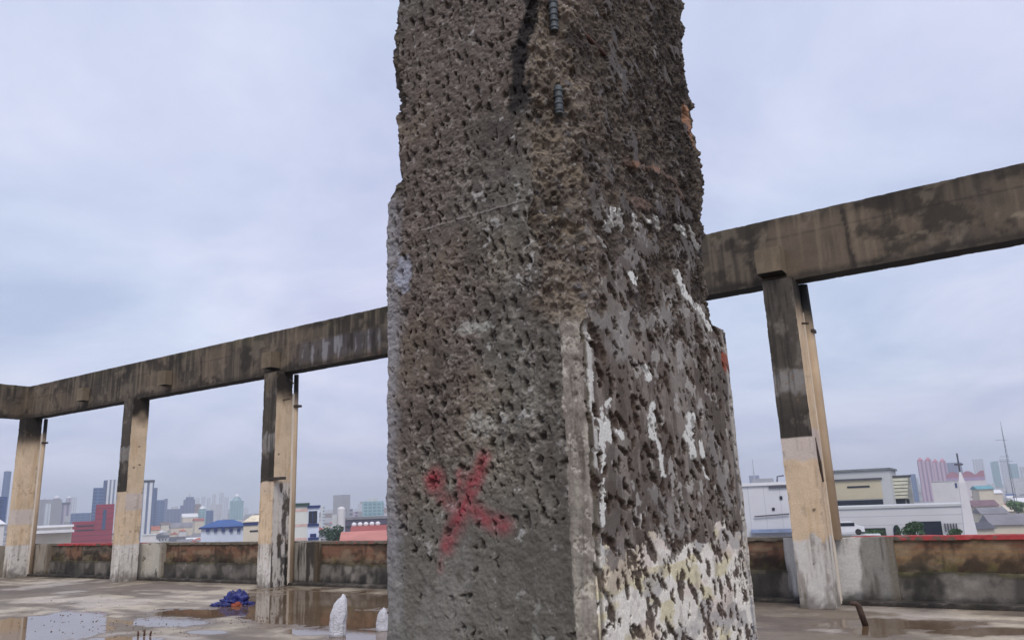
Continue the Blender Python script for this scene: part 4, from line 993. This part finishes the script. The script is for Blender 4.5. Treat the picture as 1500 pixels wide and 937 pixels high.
# parked car on the deck of the white building
g0 = far(1240, 777, 96)
mb = MB(); prof = [(-2.1, .35), (-2.1, .8), (-1.6, .95), (-1.0, 1.42), (.6, 1.45), (1.3, .98), (2.05, .85), (2.1, .35)]
mb.add([(p[0] * .9, -.8, p[1]) for p in prof] + [(p[0] * .9, .8, p[1]) for p in prof], [tuple(range(8)), tuple(range(15, 7, -1))] + [(i, (i + 1) % 8, 8 + (i + 1) % 8, 8 + i) for i in range(8)])
gz = far(1240, 783, 96)[2]
fb = np.array([g0[0], g0[1]]) / np.hypot(g0[0], g0[1]); ca_ = math.atan2(fb[1], fb[0]) - math.pi / 2
car = mb.build('parked_car', P_('car_white', s(214, 214, 218), .35, .04, .5), None, (g0[0], g0[1], gz), ca_); tag(car, 'small white car parked against the white wall right of the nearest pillar', 'car')
MB().box(-.95, .9, -.83, -.81, .98, 1.34).build('window', DGLASS, car)
for xw in (-1.2, 1.2):
    mb = MB(); mb.tube([(xw, -.84, .34), (xw, -.62, .34)], .33, 16); mb.build('wheel', P_('tyre', s(34, 34, 36)), car)
tag(MB().box(-3.4, 3.4, -1.6, 2.0, G - gz, 0).build('car_deck', LGREY, None, (g0[0], g0[1], gz - .004), ca_), 'pale concrete parking platform under the small white car', 'platform')
def pinktower(x0, x1, y, lb):
    b = Bld('pink_tower', lb, 'tower', x0, x1, y, 1500, 30, F_pink, 0).done(); w = b.x1 - b.x0
    for k in (0, 1):
        xa = b.x0 + w * (.02 + .52 * k)
        MB().box(xa, xa + w * .42, 1, 18, b.h + .05, b.h + 2.5).build('crown', P_('crown_pink', s(176, 112, 130)), b.o)
        MB().hip(xa + w * .05, xa + w * .37, 2, 15, b.h + 2.55, b.h + 6.5, .3).build('crown', P_('crown_pink', 0), b.o)
pinktower(1343, 1365, 675, 'left half of the pink twin crowned tower right of the louvred block')
pinktower(1365.3, 1386, 677, 'right half of the pink twin crowned tower, its crown slightly lower')
b = Bld('mall', 'pale shopping hall with a wavy crimson roof right of the pink tower', 'hall', 1386, 1443, 700, 1100, 30, P_('mall_wall', s(206, 196, 198), .7, .05, .05)).done()
xs_ = np.linspace(b.x0, b.x1, 25); zs_ = b.h + 3.5 + 5. * np.abs(np.sin((xs_ - b.x0) / (b.x1 - b.x0) * math.pi * 2.6)); mb = MB()
mb.add([(x, 0, b.h) for x in xs_] + [(x, 0, z) for x, z in zip(xs_, zs_)] + [(x, 28, b.h) for x in xs_] + [(x, 28, z) for x, z in zip(xs_, zs_)],
       [(i, i + 1, 26 + i, 25 + i) for i in range(24)] + [(25 + i, 26 + i, 76 + i, 75 + i) for i in range(24)] + [(51 + i, 50 + i, 75 + i, 76 + i) for i in range(24)])
mb.build('roof', P_('mall_roof', s(158, 98, 114), .6, .1, .1), b.o); b.rect('band', 1386, 1443, 699, 703.5, P_('lilac_band', s(158, 134, 170)), .3)
b = Bld('white_shed', 'plain white flat shed with a blue mark in front of the pink tower', 'shed', 1364, 1403, 705, 420, 14, WHITEW).done(); b.rect('door', 1399, 1402, 707, 714, NAVY); b.cap('roof', .2, .3, LGREY)
# steeple with cross
P0 = far(1422, 782, 98); zt = far(1414.5, 690, 98)[2]; zc = far(1411, 663, 98)[2]
mb = MB(); mb.lathe([(1.4, G - 0), (.98, -5), (.70, zt - 5), (.45, zt - 1.2), (.10, zt)], 4); 
for i, v in enumerate(mb.v): mb.v[i] = (v[0], v[1], v[2] - G)
st_ = mb.build('steeple', P_('steeple_white', s(208, 206, 208), .6, .05, .4), None, (P0[0], P0[1], G), .9); tag(st_, 'slender tapering white church steeple topped by a cross', 'steeple')
mb = MB(); mb.tube([(0, 0, zt - G - .3), (0, 0, zc - G)], .09, 6); mb.build('mast', DGREY, st_)
mb = MB(); mb.tube([(-.55, 0, zc - G - 1.2), (.55, 0, zc - G - 1.2)], .10, 6); mb.build('cross_arm', DGREY, st_)
# radio mast
P0 = far(1483, 712, 420); zt = far(1463, 617, 420)[2]
mb = MB(); h = zt - G; a = .75
for (sx, sy) in ((-1, -1), (1, -1), (0, 1)): mb.tube([(sx * a, sy * a, 0), (sx * .2, sy * .2, h * .8), (0, 0, h)], [.12, .08, .05], 5)
for k in range(24):
    z0, z1 = h * k / 26, h * (k + 1) / 26; f0 = a * (1 - z0 / h * .9); sgn = 1 if k % 2 else -1
    mb.tube([(-f0 * sgn, -f0, z0), (f0 * sgn, -f0, z1)], .05, 4)
rm = mb.build('radio_mast', P_('mast_grey', s(110, 114, 124), .6, .1, 1.), None, (P0[0], P0[1], G), 0.3); tag(rm, 'thin lattice radio mast with long side arms at the right edge of the view', 'mast')
for zf, l in ((.66, 9.0), (.84, 5.0), (.70, 4.0)):
    mb = MB(); mb.tube([(-l * .84, -l * .54, h * zf), (l * .3, l * .2, h * zf)], .07, 5); mb.build('side_arm', P_('mast_grey', 0), rm)
for x0, x1, y, d, m, lb in ((1424, 1440, 672, 1900, F_pale, 'hazy pale green block behind the crimson roofed mall'), (1450, 1462, 676, 2000, F_teal, 'hazy teal tower left of the radio mast'), (1463, 1474, 672, 2100, F_pale, 'hazy pale tower directly behind the radio mast'),
                            (1476, 1490, 679, 2000, F_teal, 'hazy teal block right of the radio mast'), (1492, 1520, 683, 1900, F_pale, 'hazy pale block at the right edge of the view'), (1386, 1408, 677, 2000, F_slate, 'hazy slate block right of the pink tower'),
                            (1097, 1112, 696, 1900, F_slate, 'hazy blue low block seen between the column and the factory'), (1333, 1341, 694, 1500, F_blue, 'small blue block between the louvred block and the pink tower')):
    tower('office_block', lb, x0, x1, y, d, 18, m)
P0 = far(1105, 700, 1500); zt = far(1103, 672, 1500)[2]
tag(MB().lathe([(1.6, 0), (1.2, (zt - G) * .7), (.5, zt - G)], 10).build('chimney', P_('pale_chimney', s(170, 172, 184)), None, (P0[0], P0[1], G)), 'thin hazy chimney between the column and the nearest pillar', 'chimney')
for x0, x1, y, d, m, lb in ((1427, 1462, 741, 440, P_('mauve_roof', s(118, 92, 100)), 'wide mauve roofed house right of the white steeple'), (1432, 1450, 728, 700, REDR, 'small house with a red roof and white gable behind the mauve roofed house'), (1448, 1468, 722, 800, WHITER, 'white roofed hall below the hazy teal tower on the right'),
                            (1440, 1476, 752, 390, GREYR, 'grey roofed house in front of the mauve roof'), (1425, 1456, 774, 280, DGREY, 'dark grey roofed house at the foot of the steeple just above the parapet'), (1478, 1512, 748, 430, CREAM, 'cream roofed house at the right edge of the view'), (1455, 1512, 768, 300, GREYR, 'long grey roof just above the red coping at the right edge'),
                            (1433, 1455, 716, 520, P_('teal_roof', s(98, 150, 160)), 'teal roofed hall in front of the crimson roofed mall'), (1490, 1515, 735, 520, WHITER, 'white sheet roof behind the tree at the right edge')):
    b = Bld('low_house', lb, 'house', x0, x1, y, d, 18, CREAM, 12).done(); b.roof('gable', min(5.5, (x1 - x0) * d / FPX * .2), m, .8)

# --- trees
LEAF = {}
def leafmat(k, rgb):
    if k not in LEAF:
        m, nt, b = nmat('leaves_' + k); tc = N(nt, 'ShaderNodeTexCoord'); n1 = N(nt, 'ShaderNodeTexNoise', i_Scale=1.2, i_Detail=3.0)
        nt.links.new(tc.outputs['Object'], n1.inputs['Vector'])
        nt.links.new(ramp(nt, n1.outputs[0], .3, tuple(rgb * .6), .7, tuple(rgb * 1.5)), b.inputs['Base Color']); b.inputs['Roughness'].default_value = .7; LEAF[k] = m
    return LEAF[k]
BARK = P_('bark', s(92, 78, 64), .9, .3, 2.)
def tree(name, label, px, ytop, ybot, wpx, dist, mat, conic=False, n=1500):
    P0 = far(px, ybot, dist); zt = far(px, ytop, dist)[2]; zb = P0[2]; w = wpx / FPX * dist / 2; base = zb - 4.0
    hz = (zt - zb)
    R = random.Random(int(px)); mb = MB(); lobes = []
    for _ in range(9):
        a = R.uniform(0, 6.28); rr = R.uniform(0, .6) * w; zf = R.uniform(.15, .75)
        lobes.append((rr * math.cos(a), rr * math.sin(a), zf * hz, R.uniform(.35, .55) * w))
    for _ in range(n):
        if conic:
            zf = R.random(); rr = w * (1 - zf) ** .7 * R.random() ** .4; a = R.uniform(0, 6.28); c = Vector((rr * math.cos(a), rr * math.sin(a), zf * hz))
        else:
            lx, ly, lz, lr = R.choice(lobes); d = Vector((R.gauss(0, 1), R.gauss(0, 1), R.gauss(0, .8))).normalized() * lr * R.uniform(.65, 1.05); c = Vector((lx, ly, lz)) + Vector((d.x, d.y, d.z * hz / w * .55))
            c.z = min(max(c.z, 0), hz)
        sz = R.uniform(.05, .11) * max(w, 1.0); t = Vector((R.gauss(0, 1), R.gauss(0, 1), R.gauss(0, 1))).normalized(); q = t.orthogonal().normalized(); r2 = t.cross(q)
        off = Vector((0, 0, zb - base))
        mb.add([c + off + q * sz, c + off + r2 * sz * .6, c + off - q * sz, c + off - r2 * sz * .6], [(0, 1, 2, 3)])
    root = empty(name, (P0[0], P0[1], base)); tag(root, label, 'tree')
    tb = MB(); tb.tube([(0, 0, G - base), (0.1, 0, 0), (0, 0, zb - base + hz * .3), (.1, .05, zb - base + hz * .7)], [.32, .26, .18, .06], 8)
    for lx, ly, lz, lr in lobes[:5]:
        tb.tube([(0, 0, zb - base + hz * .1), (lx * .5, ly * .5, zb - base + lz * .6), (lx * .8, ly * .8, zb - base + lz)], [.12, .08, .03], 6)
    tb.build('trunk', BARK, root, smooth=True); mb.build('crown', mat, root)
tree('broadleaf_tree', 'dense dark green tree beside the white and blue building left of the column', 486, 764, 794, 36, 230, leafmat('dark', s(52, 78, 58)), n=2200)
tree('broadleaf_tree', 'bushy green tree in front of the long white wall on the right', 1340, 762, 786, 32, 104, leafmat('mid', s(58, 84, 54)), n=2200)
tree('cypress_tree', 'small pointed dark tree beside the arched opening of the white wall', 1316, 769, 784, 8, 105, leafmat('dark', s(52, 78, 58)), True, 500)
tree('broadleaf_tree', 'low green bush tree at the foot of the steeple', 1400, 773, 786, 24, 104, leafmat('mid', s(58, 84, 54)), n=1200)
tree('broadleaf_tree', 'low hedge like tree before the dark opening right of the parked car', 1278, 775, 788, 34, 100, leafmat('mid', s(58, 84, 54)), n=1400)
tree('broadleaf_tree', 'bright green tree among the roofs at the right edge of the view', 1492, 731, 752, 26, 400, leafmat('bright', s(84, 116, 66)), n=1600)

# --- low houses filling the view, copied one by one
KINDS = [('grey gabled', GREYR, CREAM, 'gable'), ('dark grey', DGREY, LGREY, 'gable'), ('red', REDR, CREAM, 'hip'), ('orange tiled', ORANG, WHITEW, 'hip'), ('white sheet', WHITER, LGREY, 'gable'), ('brown', P_('brown_roof', 0), CREAM, 'hip'), ('blue', BLUER, WHITEW, 'gable')]
protos = []
for nm, rm_, wm_, kd in KINDS:
    o = MB().box(-6, 6, -4.5, 4.5, 0, 6.5).build('low_house', wm_, None)
    mb = MB(); getattr(mb, kd)(-6, 6, -4.5, 4.5, 6.52, 9.2, ov=.6); r = mb.build('roof', rm_, o)
    for xx in (-4, -1.2, 1.6, 4.2): MB().box(xx - .6, xx + .6, -4.56, -4.4, 3.6, 5.4).build('window', DGLASS, o)
    tag(o, f'low house with a {nm} roof among the crowded low roofs beyond the parapet', 'house', f'houses with {nm} roofs crowded beyond the parapet'); protos.append([o, False])
R = random.Random(5)
def put_house(px, y, yh):
    zr = G + 9 + R.uniform(-1, 1); dist = (EYE - zr) / ((y - yh) / FPX)
    p = far(px, yh, dist); k = R.choices(range(7), (5, 4, 2, 2, 3, 2, 1))[0]; o, used = protos[k]
    if used:
        o2 = o.copy(); COL.objects.link(o2)
        if dist < 900:
            for ch in o.children: c = ch.copy(); c.parent = o2; COL.objects.link(c)
        else:
            c = [q for q in o.children if q.name.startswith('roof')][0].copy(); c.parent = o2; COL.objects.link(c)
    else: o2 = o; protos[k][1] = True
    o2.location = (p[0], p[1], G); sc_ = R.uniform(.6, 1.15); o2.scale = (sc_ * R.uniform(.8, 1.4), sc_, R.uniform(.85, 1.12)); 
    o2.rotation_euler = (0, 0, math.atan2(p[1], p[0]) - math.pi / 2 + R.choice((0, 1.57)) + R.uniform(-.3, .3))
for _ in range(210):
    px = R.uniform(40, 562); yh = 764.6 - .0395 * px; y = yh + R.uniform(5, 46); put_house(px, y, yh)
for _ in range(85):
    px = R.uniform(1424, 1515); yh = 764.6 - .0395 * px; y = yh + R.uniform(8, 82); put_house(px, y, yh)
for o, used in protos:
    if not used:
        for c in list(o.children): bpy.data.objects.remove(c)
        bpy.data.objects.remove(o)
mb = MB()
for _ in range(1500):
    px = R.uniform(-150, 1650); d = R.uniform(1500, 5000); p = far(px, 740, d); hh = R.choice((7, 9, 12, 16, 22)) * R.uniform(.8, 1.2) + (R.random() < .07) * R.uniform(10, 45); w = R.uniform(10, 30)
    mb.box(p[0] - w, p[0] + w, p[1] - w * .7, p[1] + w * .7, G, G + hh, R.randrange(3))
for _ in range(900):
    px = R.uniform(556, 1120) if _ < 520 else R.choice((R.uniform(-400, 60), R.uniform(1500, 1900))); d = R.uniform(240, 1600); p = far(px, 740, d); a = R.uniform(0, 3); w, l, hh = R.uniform(4, 9), R.uniform(5, 12), R.uniform(5, 10)
    c, s_ = math.cos(a), math.sin(a); q = lambda u, v, z: (p[0] + u * c - v * s_, p[1] + u * s_ + v * c, G + z)
    mb.add([q(-w, -l, 0), q(w, -l, 0), q(w, l, 0), q(-w, l, 0), q(-w, -l, hh), q(w, -l, hh), q(w, l, hh), q(-w, l, hh)], [(0, 1, 5, 4), (1, 2, 6, 5), (2, 3, 7, 6), (3, 0, 4, 7)], R.randrange(2))
    mb.add([q(-w * 1.1, -l * 1.05, hh), q(w * 1.1, -l * 1.05, hh), q(w * 1.1, l * 1.05, hh), q(-w * 1.1, l * 1.05, hh), q(0, -l * .8, hh + 2.6), q(0, l * .8, hh + 2.6)], [(0, 4, 5, 3), (1, 2, 5, 4), (0, 1, 4), (2, 3, 5)], R.choice((2, 3, 3, 4, 5)))
tag(mb.build('far_town', [P_('town_grey', s(150, 148, 150)), P_('town_white', s(190, 190, 192)), P_('town_brown', s(132, 112, 106)), GREYR, DGREY, REDR]), 'far hazy sprawl of low roofs and blocks along the horizon', 'town', kind='stuff')

# ---------------------------------------------------------------- ground
tag(MB().add([(-6000, -6000, G), (6000, -6000, G), (6000, 6000, G), (-6000, 6000, G)], [(0, 1, 2, 3)]).build('city_ground', P_('city_ground', s(136, 134, 130), .9, .3, .02)), kind='structure')

# ---------------------------------------------------------------- air
hz = MB().box(-6200, 6200, -6200, 6200, G - 1, 175).build('haze', [])
hz.data.materials.clear()
m = bpy.data.materials.new('haze_air'); m.use_nodes = True; nt = m.node_tree; nt.nodes.remove(nt.nodes['Principled BSDF'])
pv = N(nt, 'ShaderNodeVolumePrincipled'); pv.inputs['Color'].default_value = (.93, .97, 1.0, 1); pv.inputs['Density'].default_value = .00032; pv.inputs['Anisotropy'].default_value = .65
nt.links.new(pv.outputs[0], nt.nodes['Material Output'].inputs['Volume']); hz.data.materials.append(m)
tag(hz, 'thin bluish haze hanging over the city', 'haze', kind='stuff')

# ---------------------------------------------------------------- sky and light
SUN_EL, SUN_AZ = math.radians(52), math.radians(140)      # azimuth from +Y towards +X
w = bpy.data.worlds.new('World'); scene.world = w; w.use_nodes = True; nt = w.node_tree
bg = nt.nodes['Background']; bg.inputs['Strength'].default_value = .1
sky = N(nt, 'ShaderNodeTexSky', sky_type='NISHITA', sun_disc=False); sky.sun_elevation = SUN_EL; sky.sun_rotation = SUN_AZ; sky.dust_density = 2.0; sky.air_density = 1.2
tc = N(nt, 'ShaderNodeTexCoord'); sp = N(nt, 'ShaderNodeSeparateXYZ'); nt.links.new(tc.outputs['Generated'], sp.inputs[0])
def mth(op, a, b_):
    n = N(nt, 'ShaderNodeMath', operation=op)
    for i, v in enumerate((a, b_)):
        if hasattr(v, 'is_output'): nt.links.new(v, n.inputs[i])
        else: n.inputs[i].default_value = v
    return n.outputs[0]
zc_ = mth('ADD', mth('MAXIMUM', sp.outputs[2], 0.0), .22)
cv = N(nt, 'ShaderNodeCombineXYZ'); nt.links.new(mth('DIVIDE', sp.outputs[0], zc_), cv.inputs[0]); nt.links.new(mth('DIVIDE', sp.outputs[1], zc_), cv.inputs[1])
n1 = N(nt, 'ShaderNodeTexNoise', i_Scale=1.3, i_Detail=10.0, i_Roughness=.58, i_Distortion=.35); nt.links.new(cv.outputs[0], n1.inputs['Vector'])
n2 = N(nt, 'ShaderNodeTexNoise', i_Scale=.7, i_Detail=6.0, i_Roughness=.5); mp = N(nt, 'ShaderNodeMapping'); mp.inputs['Location'].default_value = (4.2, 1.7, 3.0); nt.links.new(cv.outputs[0], mp.inputs[0]); nt.links.new(mp.outputs[0], n2.inputs['Vector'])
cloud = ramp(nt, n1.outputs[0], .36, (5.1, 5.55, 7.65), .68, (7.8, 7.9, 9.55))
lil = ramp(nt, n2.outputs[0], .35, (.95, 1.02, 1.03), .65, (1.03, .995, 1.0))
cl2 = mixrgb(nt, cloud, lil, 1.0, 'MULTIPLY')
fac = ramp(nt, n2.outputs[0], .30, (.80,) * 3, .62, (.97,) * 3)
nt.links.new(mixrgb(nt, sky.outputs[0], cl2, fac), bg.inputs['Color'])
sl = bpy.data.lights.new('sun', 'SUN'); sl.energy = 1.9; sl.angle = math.radians(25); sl.color = (1, .95, .88)
so = bpy.data.objects.new('sun', sl); COL.objects.link(so)
sd = Vector((math.sin(SUN_AZ) * math.cos(SUN_EL), math.cos(SUN_AZ) * math.cos(SUN_EL), math.sin(SUN_EL)))
so.rotation_euler = sd.to_track_quat('Z', 'Y').to_euler()

# ---------------------------------------------------------------- camera and render settings
cd = bpy.data.cameras.new('camera'); cam = bpy.data.objects.new('camera', cd); COL.objects.link(cam); scene.camera = cam
cd.sensor_width = 36; cd.lens = FPX / 1500 * 36; cd.clip_start = .05; cd.clip_end = 20000
cam.matrix_world = Matrix(((RT[0], UP[0], -FW[0], 0), (RT[1], UP[1], -FW[1], 0), (RT[2], UP[2], -FW[2], EYE), (0, 0, 0, 1)))
vs = scene.view_settings; vs.view_transform = 'Standard'; vs.look = 'None'; vs.exposure = 0.12; vs.gamma = 1.0; vs.use_curve_mapping = False
cy = scene.cycles; cy.max_bounces = 6; cy.diffuse_bounces = 3; cy.glossy_bounces = 3; cy.transmission_bounces = 2; cy.volume_bounces = 1
cy.use_denoising = True
try: cy.denoiser = 'OPENIMAGEDENOISE'
except Exception: pass
cy.caustics_reflective = False; cy.caustics_refractive = False
